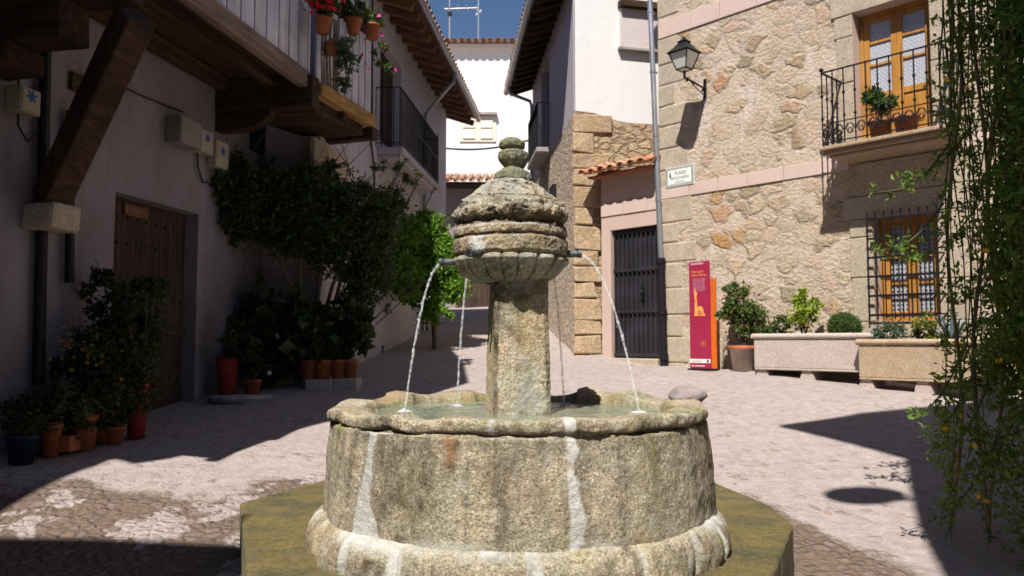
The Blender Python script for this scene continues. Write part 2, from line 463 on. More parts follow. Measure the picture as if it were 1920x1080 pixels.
peb = m.ramp(cs.outputs[0], [(0, (0.20, 0.15, 0.13)), (0.25, (0.30, 0.23, 0.19)), (0.5, (0.26, 0.235, 0.235)), (0.75, (0.40, 0.34, 0.33)), (0.92, (0.36, 0.235, 0.17)), (1, (0.44, 0.41, 0.40))])
stm = m.math('MULTIPLY', m.ramp(e, [(0.10, 0.0), (0.2, 1.0)]), m.ramp(m.math('ADD', cs.outputs[1], m.math('MULTIPLY', m.math('SUBTRACT', nw, 0.5), 1.6)), [(0.72, 0.0), (0.92, 0.7)]))
top = m.mix(stm, cement, peb)
top = m.mix(m.ramp(m.noise(m.coord((0.5, 1.6, 1)), 5, 6, 0.7), [(0.58, 0.0), (0.68, 0.4)]), top, (0.235, 0.185, 0.18))
# worn brown cobbled patch round the fountain
vs = m.n('ShaderNodeVectorMath', operation='SUBTRACT'); m.set(vs.inputs[0], c); vs.inputs[1].default_value = (0.1, 4.7, 0)
vm = m.n('ShaderNodeVectorMath', operation='MULTIPLY'); m.set(vm.inputs[0], vs.outputs[0]); vm.inputs[1].default_value = (1, 1, 0)
ln = m.n('ShaderNodeVectorMath', operation='LENGTH'); m.set(ln.inputs[0], vm.outputs[0])
dd = m.math('ADD', ln.outputs['Value'], m.math('MULTIPLY', m.math('SUBTRACT', nw, 0.5), 1.5))
dd = m.math('ADD', dd, m.math('MULTIPLY', m.math('GREATER_THAN', xyz[0], 0.0), 0.35))
bm_ = m.ramp(m.math('MULTIPLY', dd, 0.1), [(0.272, 1.0), (0.285, 0.0)])
left_zone = m.math('MULTIPLY', m.ramp(m.math('MULTIPLY', m.math('ADD', xyz[0], 10), 0.05), [(0.40, 1.0), (0.44, 0.0)]),
    m.ramp(m.math('MULTIPLY', m.math('ADD', xyz[1], m.math('MULTIPLY', m.math('SUBTRACT', nw, 0.5), 3.0)), 0.1), [(0.60, 1.0), (0.635, 0.0)]))
bm_ = m.math('MAXIMUM', bm_, left_zone)
brown = m.mix(m.math('MULTIPLY', m.ramp(e, [(0.10, 0.0), (0.28, 1.0)]), m.ramp(cs.outputs[1], [(0.3, 0.15), (0.8, 1.0)])), m.ramp(mid, [(0.3, (0.15, 0.112, 0.085)), (0.7, (0.21, 0.155, 0.12))]), m.mix(0.7, peb, (0.19, 0.125, 0.10)))
patch = m.ramp(m.noise(c, 2.1, 7, 0.62), [(0.545, 0.0), (0.565, 1.0)])
brown = m.mix(m.math('MULTIPLY', patch, m.ramp(m.math('MULTIPLY', m.math('ADD', xyz[0], 10), 0.05), [(0.42, 1.0), (0.47, 0.1)])), brown, cement)
base = m.mix(bm_, top, brown)
gr = m.ramp(m.noise(c, 3.5, 6, 0.7), [(0.62, 0.0), (0.75, 0.5)])
base = m.mix(gr, base, (0.22, 0.21, 0.15))
base = m.mix(1.0, base, m.ramp(fine, [(0.25, 0.75), (0.75, 1.2)]), 'MULTIPLY')
h = m.math('ADD', m.math('MULTIPLY', m.math('MULTIPLY', m.ramp(e, [(0.0, 0.0), (0.3, 1.0)]), m.math('MAXIMUM', m.math('MULTIPLY', stm, 0.6), bm_)), 0.8),
    m.math('ADD', m.math('MULTIPLY', mid, 0.9), m.math('ADD', m.math('MULTIPLY', fine, 0.3), m.math('MULTIPLY', e2, -0.25))))
M_GROUND = m.bsdf(base, 0.93, 0, m.bump(h, 0.9, 0.035), 0.15)

# timber
def wood(name, c1, c2, c3, axis='x', rough=0.8, sc=1.0, bump=0.5):
    m = MN(name); s = {'x': (0.6, 9, 9), 'y': (9, 0.6, 9), 'z': (9, 9, 0.6)}[axis]
    c = m.coord(tuple(a * sc for a in s)); n1 = m.noise(c, 1.6, 8, 0.65); n2 = m.noise(m.coord(), 1.5, 4)
    b = m.ramp(n1, [(0.3, c1), (0.52, c2), (0.72, c3)])
    b = m.mix(1.0, b, m.ramp(n2, [(0.3, 0.7), (0.7, 1.25)]), 'MULTIPLY')
    return m.bsdf(b, rough, 0, m.bump(n1, bump, 0.02), 0.25)
M_OLDX = wood('old_beam_wood', (0.022, 0.013, 0.009), (0.06, 0.032, 0.018), (0.12, 0.066, 0.036), 'x')
M_OLDY = wood('old_joist_wood', (0.022, 0.013, 0.009), (0.055, 0.03, 0.018), (0.11, 0.065, 0.038), 'y')
M_OLDZ = wood('old_door_wood', (0.028, 0.018, 0.014), (0.06, 0.038, 0.028), (0.10, 0.065, 0.048), 'z')
M_GREYX = wood('weathered_grey_wood', (0.12, 0.085, 0.065), (0.22, 0.16, 0.12), (0.34, 0.26, 0.20), 'x')
M_OCHREX = wood('ochre_beam_wood', (0.20, 0.11, 0.04), (0.42, 0.25, 0.09), (0.55, 0.36, 0.15), 'x')
M_HONEY = wood('varnished_pine', (0.33, 0.15, 0.035), (0.46, 0.22, 0.05), (0.55, 0.28, 0.08), 'z', 0.4)
M_BOARDW = wood('white_painted_boards', (0.46, 0.44, 0.48), (0.62, 0.60, 0.65), (0.74, 0.72, 0.76), 'z', 0.8)
M_RAFT = wood('rafter_wood', (0.10, 0.05, 0.028), (0.18, 0.095, 0.05), (0.26, 0.15, 0.085), 'y')
M_IRON = plain('black_iron', (0.025, 0.024, 0.028), 0.5, 0.6, 0.3, 12, 0.2)
M_GATE = plain('dark_gate_paint', (0.035, 0.033, 0.042), 0.5, 0.2, 0.3, 3, 0.2)
M_ZINC = plain('zinc', (0.42, 0.44, 0.48), 0.38, 0.75, 0.15, 3, 0.1, 0.5)
M_CABLE = plain('cable_rubber', (0.02, 0.02, 0.02), 0.6)
M_TERRA = plain('terracotta', (0.34, 0.115, 0.055), 0.85, 0, 0.3, 6, 0.3)
M_REDPOT = plain('red_painted_clay', (0.30, 0.035, 0.03), 0.7, 0, 0.3, 5, 0.2)
M_BLUEPOT = plain('blue_glaze', (0.015, 0.028, 0.07), 0.4, 0, 0.3, 5, 0.1)
M_PALEPOT = plain('pale_clay', (0.45, 0.36, 0.31), 0.9, 0, 0.2, 6, 0.2)
M_SOIL = plain('potting_soil', (0.05, 0.035, 0.02), 1.0, 0, 0.5, 20, 0.6)
M_BARK = wood('bark', (0.05, 0.04, 0.03), (0.11, 0.085, 0.06), (0.18, 0.145, 0.11), 'z', 0.95, 2, 0.9)
M_STEMG = plain('green_stems', (0.10, 0.11, 0.04), 0.7)
M_STEMB = plain('dry_stems', (0.24, 0.18, 0.10), 0.9)
M_BOX = plain('meter_plastic', (0.38, 0.34, 0.26), 0.6, 0, 0.15, 3, 0.05)
M_BOXG = plain('meter_grey', (0.24, 0.215, 0.21), 0.7, 0, 0.15, 3, 0.05)
M_BLUEMARK = plain('blue_marking', (0.03, 0.10, 0.42), 0.6, 0, 0.1)
M_REDSIGN = plain('crimson_enamel', (0.33, 0.02, 0.065), 0.45, 0, 0.08, 2, 0.03, 0.4)
M_ORANGE = plain('rust_orange_paint', (0.62, 0.13, 0.012), 0.6, 0, 0.12, 4, 0.08)
M_SIGNW = plain('sign_white', (0.78, 0.76, 0.74), 0.5, 0, 0.04)
M_SIGNP = plain('sign_pink_print', (0.62, 0.30, 0.40), 0.5, 0, 0.04)
M_SIGNO = plain('sign_orange_print', (0.85, 0.36, 0.08), 0.5, 0, 0.04)
M_SIGNK = plain('sign_dark_print', (0.03, 0.03, 0.035), 0.5, 0, 0.04)
M_TILEW = plain('glazed_white_tile', (0.82, 0.83, 0.80), 0.2, 0, 0.03, 4, 0.03, 0.5)
M_TILEG = plain('tile_green_print', (0.05, 0.12, 0.09), 0.3, 0, 0.2, 30, 0.03)
M_CONC = plain('concrete_grey', (0.36, 0.33, 0.31), 0.9, 0, 0.2, 5, 0.3)
M_ROCK = plain('grey_boulder', (0.27, 0.23, 0.23), 0.9, 0, 0.25, 9, 0.5)
M_DARK = plain('dark_interior', (0.012, 0.011, 0.012), 0.9)
M_ANT = plain('aluminium', (0.55, 0.56, 0.58), 0.35, 0.8, 0.1)
M_PETR = plain('red_petals', (0.62, 0.008, 0.03), 0.6, 0, 0.35, 15)
M_PETP = plain('magenta_petals', (0.70, 0.05, 0.36), 0.6, 0, 0.3, 15)
M_PETY = plain('yellow_petals', (0.80, 0.50, 0.02), 0.6, 0, 0.2, 15)
M_PETY_SHADE = plain('shaded_yellow_petals', (0.34, 0.22, 0.02), 0.6, 0, 0.3, 15)  # yellow petals dimmed in colour for the shade by the door
M_PETW = plain('pale_petals', (0.78, 0.62, 0.62), 0.6, 0, 0.1, 15)

# roof tile
m = MN('clay_roof_tiles'); c = m.coord(); v = m.vor(c, 3.2, 'F1', 'Color'); s_ = m.n('ShaderNodeSeparateColor'); m.set(s_.inputs[0], v)
n1 = m.noise(c, 8, 6, 0.7)
b = m.ramp(s_.outputs[0], [(0, (0.40, 0.16, 0.08)), (0.35, (0.52, 0.25, 0.14)), (0.7, (0.46, 0.30, 0.20)), (1, (0.58, 0.32, 0.2))])
b = m.mix(m.ramp(n1, [(0.5, 0.0), (0.7, 0.7)]), b, (0.20, 0.17, 0.12))
M_TILE = m.bsdf(b, 0.9, 0, m.bump(n1, 0.6, 0.02), 0.2)

# lace curtain behind a pane
m = MN('lace_curtain'); c = m.coord()
v1 = m.vor(c, 17, 'F1', rand=0.0); v2 = m.vor(c, 34, 'F1', rand=0.35)
ringm = m.math('MAXIMUM', m.ramp(v1, [(0.32, 0.0), (0.36, 1.0), (0.46, 1.0), (0.5, 0.0)]), m.ramp(v2, [(0.18, 1.0), (0.26, 0.0)]))
cell = m.ramp(m.vor(c, 17, 'F1', rand=0.0), [(0.52, 0.0), (0.56, 1.0)])
b = m.mix(m.math('MAXIMUM', ringm, cell), (0.05, 0.05, 0.07), (0.50, 0.52, 0.58))
M_LACE = m.bsdf(b, 0.7, 0, None, 0.5, **{'Coat Weight': 0.6, 'Coat Roughness': 0.04})
M_LAMPGLASS = plain('frosted_glass', (0.72, 0.74, 0.66), 0.35, 0, 0.06, 3, 0.02, 0.6)
M_DGLASS = plain('dark_window_glass', (0.03, 0.035, 0.045), 0.08, 0, 0.2, 3, 0.0, 0.6)

# leaves
def leafmat(name, dark, light, transl=0.35, warm=None):
    m = MN(name); r = m.attr('rnd')
    stops = [(0.0, dark), (0.75, light)]
    if warm: stops.append((0.9, light)); stops.append((1.0, warm))
    c = m.ramp(r, stops)
    b = m.n('ShaderNodeBsdfPrincipled'); m.set(b.inputs['Base Color'], c); b.inputs['Roughness'].default_value = 0.5; b.inputs['Specular IOR Level'].default_value = 0.3
    t = m.n('ShaderNodeBsdfTranslucent'); m.set(t.inputs[0], m.mix(0.5, c, (0.25, 0.32, 0.03)))
    x = m.n('ShaderNodeMixShader'); x.inputs[0].default_value = transl
    m.nt.links.new(b.outputs[0], x.inputs[1]); m.nt.links.new(t.outputs[0], x.inputs[2]); m.nt.links.new(x.outputs[0], m.out.inputs[0])
    return m.m
L_DARK = leafmat('dark_foliage', (0.008, 0.018, 0.007), (0.035, 0.065, 0.018), 0.2)
L_TREE = leafmat('shade_tree_foliage', (0.012, 0.030, 0.010), (0.05, 0.095, 0.025), 0.25)
L_MID = leafmat('green_foliage', (0.025, 0.055, 0.015), (0.09, 0.15, 0.035))
L_VINE = leafmat('jasmine_foliage', (0.04, 0.10, 0.02), (0.19, 0.32, 0.06), 0.45)
L_BRIGHT = leafmat('bright_foliage', (0.06, 0.15, 0.012), (0.17, 0.34, 0.03))
L_YEL = leafmat('lime_foliage', (0.11, 0.19, 0.015), (0.34, 0.44, 0.04))
L_ROSE = leafmat('rose_foliage', (0.035, 0.075, 0.02), (0.13, 0.20, 0.05), 0.3, (0.34, 0.12, 0.05))
L_AGAVE = plain('agave_skin', (0.16, 0.23, 0.23), 0.5, 0, 0.2, 6)
L_GREY = leafmat('succulent_foliage', (0.04, 0.08, 0.05), (0.10, 0.15, 0.11))

def leaves(name, blobs, size, mat, parent=None, M=None, seed=0, aspect=0.5, droop=0.3, shell=0.35, gap=0.0, clump=40, spread=0.16):
    """blobs: (centre, radii, leaf count). Leaves gather in clumps scattered through each blob."""
    g = np.random.default_rng(seed)
    P = []
    for (c, r, n) in blobs:
        c = np.array(c, float); r = np.array(r, float)
        nc = max(3, int(n / clump))
        d = g.normal(size=(nc, 3)); d /= np.linalg.norm(d, axis=1)[:, None]
        rad = g.uniform(shell, 1.0, (nc, 1)) ** 0.6
        cc = d * rad
        cl = c + cc * r
        k = g.integers(0, nc, n)
        off = g.normal(size=(n, 3)) * spread * r.mean() * g.uniform(0.5, 1.4, (nc, 1))[k]
        P.append(cl[k] + off)
    P = np.vstack(P); n = len(P)
    d = g.normal(size=(n, 3)); d[:, 2] -= droop; d /= np.linalg.norm(d, axis=1)[:, None]
    a = g.normal(size=(n, 3)); s = np.cross(d, a); s /= np.linalg.norm(s, axis=1)[:, None]
    u = np.cross(s, d)
    L = size * g.uniform(0.55, 1.3, (n, 1)); W = L * aspect * 0.5
    base = P; tip = P + d * L - u * L * 0.15; mid = P + d * L * 0.45
    l = mid + s * W + u * W * 0.4; r_ = mid - s * W + u * W * 0.4
    V = np.stack([base, l, tip, r_], 1).reshape(-1, 3)
    me = bpy.data.meshes.new(name)
    me.vertices.add(n * 4); me.vertices.foreach_set('co', V.astype(np.float32).ravel())
    i0 = np.arange(n) * 4
    tri = np.stack([i0, i0 + 2, i0 + 1, i0, i0 + 3, i0 + 2], 1).ravel()
    me.loops.add(n * 6); me.loops.foreach_set('vertex_index', tri.astype(np.int32))
    me.polygons.add(n * 2); me.polygons.foreach_set('loop_start', (np.arange(n * 2) * 3).astype(np.int32))
    try: me.polygons.foreach_set('loop_total', np.full(n * 2, 3, np.int32))
    except Exception: pass
    me.materials.append(mat)
    at_ = me.attributes.new('rnd', 'FLOAT', 'POINT')
    at_.data.foreach_set('value', np.repeat(g.uniform(0, 1, n), 4).astype(np.float32))
    me.update(calc_edges=True); me.validate()
    o = bpy.data.objects.new(name, me); COL.objects.link(o)
    if parent is not None:
        o.parent = parent; o.matrix_parent_inverse = Matrix.Identity(4)
        if M is not None: o.matrix_basis = M
    elif M is not None: o.matrix_world = M
    return o

def petals(mb, pts, r, seed=0, n=6):
    g = random.Random(seed)
    for p in pts:
        ax = Vector((g.gauss(0, 1), g.gauss(0, 1) - 0.8, g.gauss(0, 1) + 0.3)).normalized()
        a = ax.orthogonal().normalized(); b = ax.cross(a)
        p = Vector(p)
        for k in range(n):
            t = 2 * math.pi * k / n; t1 = t + 0.5; t0 = t - 0.5
            d = a * math.cos(t) + b * math.sin(t)
            mb.quad([p, p + (a * math.cos(t0) + b * math.sin(t0)) * r * 0.7 + ax * r * 0.25, p + d * r + ax * r * 0.2, p + (a * math.cos(t1) + b * math.sin(t1)) * r * 0.7 + ax * r * 0.25])
    return mb

# ------------------------------------------------------------------ ground
def ground():
    xs = np.concatenate([[-200, -80, -40, -25, -16], np.arange(-12, 12.01, 0.16), [16, 25, 40, 80, 200]])
    ys = np.concatenate([[-200, -80, -30, -12], np.arange(-6, 34.01, 0.16), [38, 50, 80, 150, 300]])
    mb = MB()
    P = []
    for y in ys:
        row = []
        for x in xs:
            z = gz(x, y)
            if abs(x) < 12 and -6 < y < 34:
                z += 0.018 * noise.noise(Vector((x * 1.3, y * 1.3, 0))) + 0.008 * noise.noise(Vector((x * 5, y * 5, 3)))
            row.append((x, y, z))
        P.append(row)
    mb.grid(P)
    o = mkobj('ground', mb, M_GROUND)
    # orient faces up
    tag(o, kind='structure')
ground()

# ------------------------------------------------------------------ fountain
FX, FY = 0.035, 4.76
def fbm(x, y, z, o=4, H=0.9, l=2.1):
    return noise.fractal(Vector((x, y, z)), H, l, o)
fount = thing('stone_fountain', 'round carved granite fountain with spouts pouring into its basin in the middle of the plaza', 'fountain', T(FX, FY, -1.5))
def FM(x=0, y=0, z=0): return T(x, y, z + 1.5)      # local z measured from camera height
def ang(a, b):
    return (a - b + math.pi) % (2 * math.pi) - math.pi
# angle measured so that 0 = towards camera, positive = right in the picture
JOINTS = [(-41.5, 0.030, 0.85), (-3.5, 0.006, 0.3), (13.2, 0.030, 1.0), (50, 0.008, 0.3), (95, 0.03, 1), (140, 0.03, 1), (-90, 0.03, 1), (-140, 0.03, 1), (180, 0.02, 1)]
LIPJ = [-62, -36, -18, 12, 40, 66, 95, 128, 152, 178, -160, -128, -100]
def build_basin():
    prof = []      # (r, z, tagname)
    zb, zt = -0.955, -0.450
    for i in range(46):
        t = i / 45
        prof.append((1.112 - 0.035 * t + 0.012 * math.sin(t * math.pi), zb + (zt - zb) * t, 'wall', t))
    prof += [(1.070, -0.446, 'cut', 0), (1.052, -0.440, 'cut', 1), (1.048, -0.434, 'cut', 1)]
    for i in range(13):           # lip roll
        a = -math.pi / 2 + math.pi * i / 12
        ca = abs(math.cos(a)) ** 0.6; sa = math.copysign(abs(math.sin(a)) ** 0.8, math.sin(a))
        prof.append((1.067 + 0.026 * ca, -0.396 + 0.030 * sa, 'lip', i / 12))
    for i in range(8):
        prof.append((1.07 - 0.019 * (i + 1), -0.362 - 0.001 * i, 'top', i / 7))
    for i in range(6):
        prof.append((0.90 - 0.010 * i, -0.38 - 0.03 * i, 'in', i / 5))
    prof.append((0.85, -0.7, 'in', 1)); prof.append((0.0, -0.7, 'in', 1))
    N = 960
    mb = MB(); rows = []; mort = []; moss = []; stain_shade = []; rust = []
    for (r, z, kind, t) in prof:
        row = []
        for k in range(N):
            th = 2 * math.pi * k / N - math.pi     # picture angle
            deg = math.degrees(th)
            sx, sy = math.sin(th), -math.cos(th)
            X, Y = sx * 1.1, sy * 1.1
            back = 0.5 - 0.5 * math.cos(th)
            mo = mm = st = ru = 0.0
            n1 = fbm(X * 2.2, Y * 2.2, z * 2.2, 4); n2 = fbm(X * 9, Y * 9, z * 9, 4); n3 = fbm(X * 30, Y * 30, z * 30, 3)
            dr = 0; dz = 0
            if kind in ('wall', 'cut'):
                dr = 0.010 * n1 + 0.005 * n2 + 0.0025 * n3
                # lobed faces
                dr += 0.018 * (abs(math.cos(th * 4 + 0.35)) ** 0.6 - 0.7) * (1 if kind == 'wall' else 0.6)
                for (ja, jw, js) in JOINTS:
                    dist = abs(ang(th, math.radians(ja + 2.2 * n1 + 1.0 * n2))) * 1.1
                    wdt = jw * (0.9 + 0.9 * n1 + 0.5 * n2)
                    if ja == -41.5: wdt = 0.026 + 0.075 * max(0, 1 - t * 1.5) ** 1.2
                    if dist < wdt * 2:
                        q = max(0, min(1, (wdt * 1.15 - dist + 0.008 * n2) / 0.012))
                        mo = max(mo, q * js)
                    if dist < wdt + 0.02: dr -= 0.004
                if t < 0.09: mm = max(mm, (0.09 - t) / 0.09 * (0.5 + 1.5 * n1))
                if t < 0.12 and kind == 'wall': mo = max(mo, max(0, 0.2 + 1.6 * n1) * (0.12 - t) / 0.12)
                # vertical runs
                s1 = noise.noise(Vector((th * 9, 4.0, z * 0.6))) + 0.25 * n2
                st = max(0, min(0.9, (s1 - 0.16) * 2.8)) * (0.3 + 0.7 * t) * (0.6 if abs(deg) < 65 else 1)
                for (sa, sw, sk_, s0) in ((-30, 8, 0.75, 0.05), (-24, 3, .8, .3), (-49, 3, .7, .2), (-56, 2, .6, .4), (3, 4, .5, .45), (-18, 2.5, 0.8, .5), (7, 2, .5, .3), (38, 2, .5, .5), (57, 3, .55, .1), (70, 5, .8, .1)):
                    q = math.exp(-((deg - sa - 4 * n1) / sw) ** 2)
                    st = max(st, sk_ * q * max(0, min(1, (t - s0) * 2 + 0.4 + n2 * 1.2)))
                q = math.exp(-((deg + 17.5 - 2 * n2) / 1.8) ** 2) * max(0, min(1, (t - 0.72) * 6 + n2))
                ru = max(ru, 0.9 * q)
                for (ya, yw) in ((44, 0.9), (36, 0.5), (-60, 1.4)):
                    q = math.exp(-((deg - ya - 1.2 * n1) / yw) ** 2) * max(0, min(1, t * 1.4 - 0.2))
                    mm = max(mm, 0.75 * q)
                rim = noise.noise(Vector((th * 4, 1, 9)))
                if t > 0.9: st = max(st, 0.35)  # shade band just below the lip, put into the mask
                ru = max(ru, max(0, 0.35 * noise.noise(Vector((X * 3, Y * 3, z * 3 + 20))) ) * (1.4 - t))
            else:
                w1 = noise.noise(Vector((th * 1.8, 7.7, 0))); w2 = noise.noise(Vector((th * 5.5, 2.2, 0)))
                # scalloped rim: each stone dips between its ends
                ph = None
                L = sorted(LIPJ); dip = 0
                for i in range(len(L)):
                    a = L[i]; b = L[(i + 1) % len(L)]
                    if i == len(L) - 1: b += 360
                    dg = deg if deg >= a else deg + 360
                    if a <= dg < b:
                        q = (dg - a) / (b - a); dip = math.sin(q * math.pi); break
                amp = (0.009 + 0.020 * max(0, min(1, (-deg - 8) / 20)) if abs(deg) < 90 else 0.020) * (1 - back) + 0.050 * back
                lev = amp * (0.55 - dip) + 0.010 * w1 + 0.006 * w2
                if -155 < deg < -125: lev += 0.018
                if 130 < deg < 152: lev += 0.022
                kk = 1.0 if kind != 'in' else max(0, 1 - t * 1.3)
                dz = lev * kk + 0.004 * n2 * kk
                dr = (0.020 * w2 + 0.012 * n1 + 0.010 * n2 + 0.004 * n3); dz -= (0.018 * max(0, n1) + 0.008 * n2) * (1 - t) if kind == 'lip' else 0
                if kind == 'in': dr = 0.02 * w2 + 0.012 * n1 + 0.006 * n2 + 0.03 * (dip - 0.5)
                if kind == 'top': dr += 0.022 * (dip - 0.5) * t
                jn = min(abs(ang(th, math.radians(a))) for a in LIPJ)
                if jn < 0.022: dr -= 0.008; dz -= 0.006; st = 0.3
                if abs(deg - 12.5) < 1.3: mo = 0.95
                if abs(deg + 7) < 0.8 and kind == 'lip': mo = 0.7
                if kind in ('in',) : mm = max(0, min(0.8, 0.5 + 0.8 * n1 - 0.2)); ru = max(0, min(0.7, 0.9 * n2 + 0.25 * n1)) * (0.7); st = max(st, 0.5 * max(0, t - 0.5))
                if kind == 'lip' and t < 0.25: st = 0.5  # painted shade on the underside of the lip
                if kind in ('lip', 'top'):
                    ru = max(ru, max(0, 0.5 * n1 * (0.4 + back))); mm = max(mm, max(0, n2 * 0.9 - 0.15))
                    if deg < -100 or deg > 150: ru = max(ru, 0.35 + 0.5 * n1)
            if kind == 'lip':
                dr -= 0.020 * max(0, min(1, 0.5 + 1.8 * noise.noise(Vector((th * 2.6, 8, 1))) + (0.6 if -45 < deg < -14 else 0))) * (1 - t * 0.5)
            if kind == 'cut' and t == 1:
                u_ = max(0, min(1, 0.55 + 1.6 * noise.noise(Vector((th * 2.3, 3, 3))) + 0.8 * n2)); dr += 0.022 * (1 - u_) ; st = 0.9 * u_; mo = 0  # undercut shade painted in, darker where the cut is deeper
            rr = r + dr
            if r == 0: rr = 0
            if kind == 'in' and t == 1: rr = r
            row.append((rr * sx, rr * sy, z + dz))
            c01 = lambda q: max(0.0, min(1.0, q))
            mort.append(c01(mo)); moss.append(c01(mm)); stain_shade.append(c01(st * (1 - mo))); rust.append(c01(ru * (1 - mo)))
        rows.append(row)
    mb.grid(rows, 0, True, False, True)
    mkobj('basin', mb, M_BASIN, fount, FM(), attrs=dict(mortar=mort, moss=moss, stain_shade=stain_shade, rust=rust))
build_basin()

def build_base():
    N = 900; rows = []; mort = []; moss = []; stain_shade = []; rust = []
    gaps = [-96, -78, -61, -46.5, -30, 2, 30, 47, 62, 74, 92, 120, 150, 178, -150, -122]
    H = 26
    c01 = lambda q: max(0.0, min(1.0, q))
    for i in range(H + 1):
        t = i / H                         # 0 bottom, 1 top
        row = []
        for k in range(N):
            th = 2 * math.pi * k / N - math.pi; deg = math.degrees(th)
            sx, sy = math.sin(th), -math.cos(th)
            X, Y = sx * 1.2, sy * 1.2
            z = -1.16 + 0.225 * t
            n1 = fbm(X * 2.5, Y * 2.5, z * 2.5, 3); n2 = fbm(X * 10, Y * 10, z * 10, 4); n3 = fbm(X * 32, Y * 32, z * 32, 3)
            jn = min(abs(ang(th, math.radians(a + 2.5 * n1))) for a in gaps) * 1.2
            seg = min(1, jn / 0.05)
            pr = math.sqrt(max(0, 1 - (max(0, t - 0.12) / 0.88) ** 2.2))
            bulge = (0.105 + 0.03 * n1) * (pr ** 0.9) * (0.66 + 0.34 * seg ** 0.6)
            r = 1.10 + bulge - 0.01 + 0.008 * n2 + 0.003 * n3
            if t == 0: r += 0.0
            top = z + (0.025 * noise.noise(Vector((th * 4, 1, 1)))) * t
            mo = c01((0.032 * (1 + n1) - jn) / 0.012) * c01(0.85 + n1)
            n5 = noise.noise(Vector((th * 3.2, 11, 0)))
            mo = max(mo * c01(0.75 + 1.6 * n5), c01((t - 0.84 + 0.2 * n1) * 5) * c01(0.25 + 2.2 * n5 + n2))
            if -46 < deg < -30: mo = max(mo, c01(0.9 - 4.5 * abs(t - 0.9)))
            mm = c01(0.5 * (1 - seg) * (0.5 + n2)) + c01((0.12 - t) * 7) * 0.8 + (c01(1 - abs(deg - 62) / 6) * (0.5 + n2) if deg > 0 else 0)
            st = c01(0.9 * (n1 - 0.15)) + c01((0.05 - t) * 12)  # random dark patches, and darker along the bottom edge
            if -38 < deg < -31 and 0.2 < t < 0.62: st = max(st, c01(0.8 + n2))
            ru = c01(0.5 * n2 + 0.25 * n1 - 0.05) * 0.6
            if deg < -45: ru = max(ru, c01(0.2 + 0.8 * n2) * .8)
            row.append((r * sx, r * sy, top))
            mort.append(c01(mo)); moss.append(c01(mm * (1 - mo * 0.7))); stain_shade.append(c01(st * (1 - mo))); rust.append(c01(ru * (1 - mo)))
        rows.append(row)
    mb = MB(); mb.grid(rows, 0, True, False, True)
    mkobj('base_moulding', mb, M_BASIN, fount, FM(), attrs=dict(mortar=mort, moss=moss, stain_shade=stain_shade, rust=rust))
build_base()

# plinth
PL = [(-2.28, 6.8), (-1.8, 8.0), (-0.8, 8.6), (0.8, 8.6), (1.9, 8.1), (2.13, 6.7), (2.08, 6.0), (1.42, 4.5), (0.6, 3.7), (-0.6, 3.7), (-1.46, 4.5)]
PL = [(x * 0.85 - FX, y * 0.85 - FY) for x, y in PL]
def build_plinth():
    # dense top so that joints can be masked
    def inside(x, y):
        c = False; n = len(PL)
        for i in range(n):
            x1, y1 = PL[i]; x2, y2 = PL[(i + 1) % n]
            if (y1 > y) != (y2 > y) and x < (x2 - x1) * (y - y1) / (y2 - y1) + x1: c = not c
        return c
    mb = MB(); jt = []
    NR, NA = 46, 400
    rows = []
    jang = [-128, -104, -88, -66, -50, -24, 4, 30, 56, 76, 97, 118, 150, 178]
    for i in range(NR + 1):
        row = []
        for k in range(NA):
            th = 2 * math.pi * k / NA - math.pi
            sx, sy = math.sin(th), -math.cos(th)
            # distance to polygon edge along this direction
            best = 9
            for q in range(len(PL)):
                ax, ay = PL[q]; bx, by = PL[(q + 1) % len(PL)]
                dx, dy = bx - ax, by - ay
                den = sx * dy - sy * dx
                if abs(den) < 1e-9: continue
                t = (ax * dy - ay * dx) / den; u = (ax * sy - ay * sx) / den
                if t > 0 and -1e-6 <= u <= 1 + 1e-6: best = min(best, t)
            best += 0.010 * fbm(th * 9, 1, 1, 4) - 0.006
            r = 1.12 + (best - 1.12) * i / NR
            x, y = r * sx, r * sy
            n1 = fbm(x * 3, y * 3, 1, 3)
            jd = min(abs(ang(th, math.radians(a))) for a in jang) * r
            j = max(0, min(1, (0.014 * (1 + n1) - jd) / 0.008))
            ring = max(0, min(1, (1.285 + 0.03 * n1 - r) / 0.02))
            z = -1.14 + 0.004 * n1 + 0.0025 * fbm(x * 20, y * 20, 2, 3) - 0.006 * j + 0.010 * ring
            if i == NR: z -= 0.014
            if i == NR - 1: z -= 0.003 + 0.006 * max(0, fbm(x * 14, y * 14, 5, 3))
            row.append((x, y, z)); jt.append(max(j, ring * 0.5 * (0.6 + n1)))
        rows.append(row)
    mb.grid(rows, 0, True, False, True)
    edge = rows[-1]
    low = [(p[0], p[1], -1.6) for p in edge]
    n0 = len(mb.v)
    mb.grid([edge, low], 1, False, False, True)
    jt += [0] * (len(mb.v) - n0)
    mkobj('plinth', mb, [M_PLINTH, M_PLINTHS], fount, FM(), attrs=dict(joint=jt))
build_plinth()

# water
m = MN('murky_water'); c = m.coord((1, 1.6, 1)); n1 = m.noise(c, 9, 4, 0.6); n2 = m.noise(c, 2.5, 4)
wv = m.noise(m.coord((1, 5, 1)), 7, 5, 0.6)
b = m.ramp(n2, [(0.35, (0.15, 0.18, 0.13)), (0.65, (0.24, 0.27, 0.19))])
M_WATER = m.bsdf(b, 0.06, 0, m.bump(m.math('ADD', n1, wv), 0.35, 0.012), 0.5)
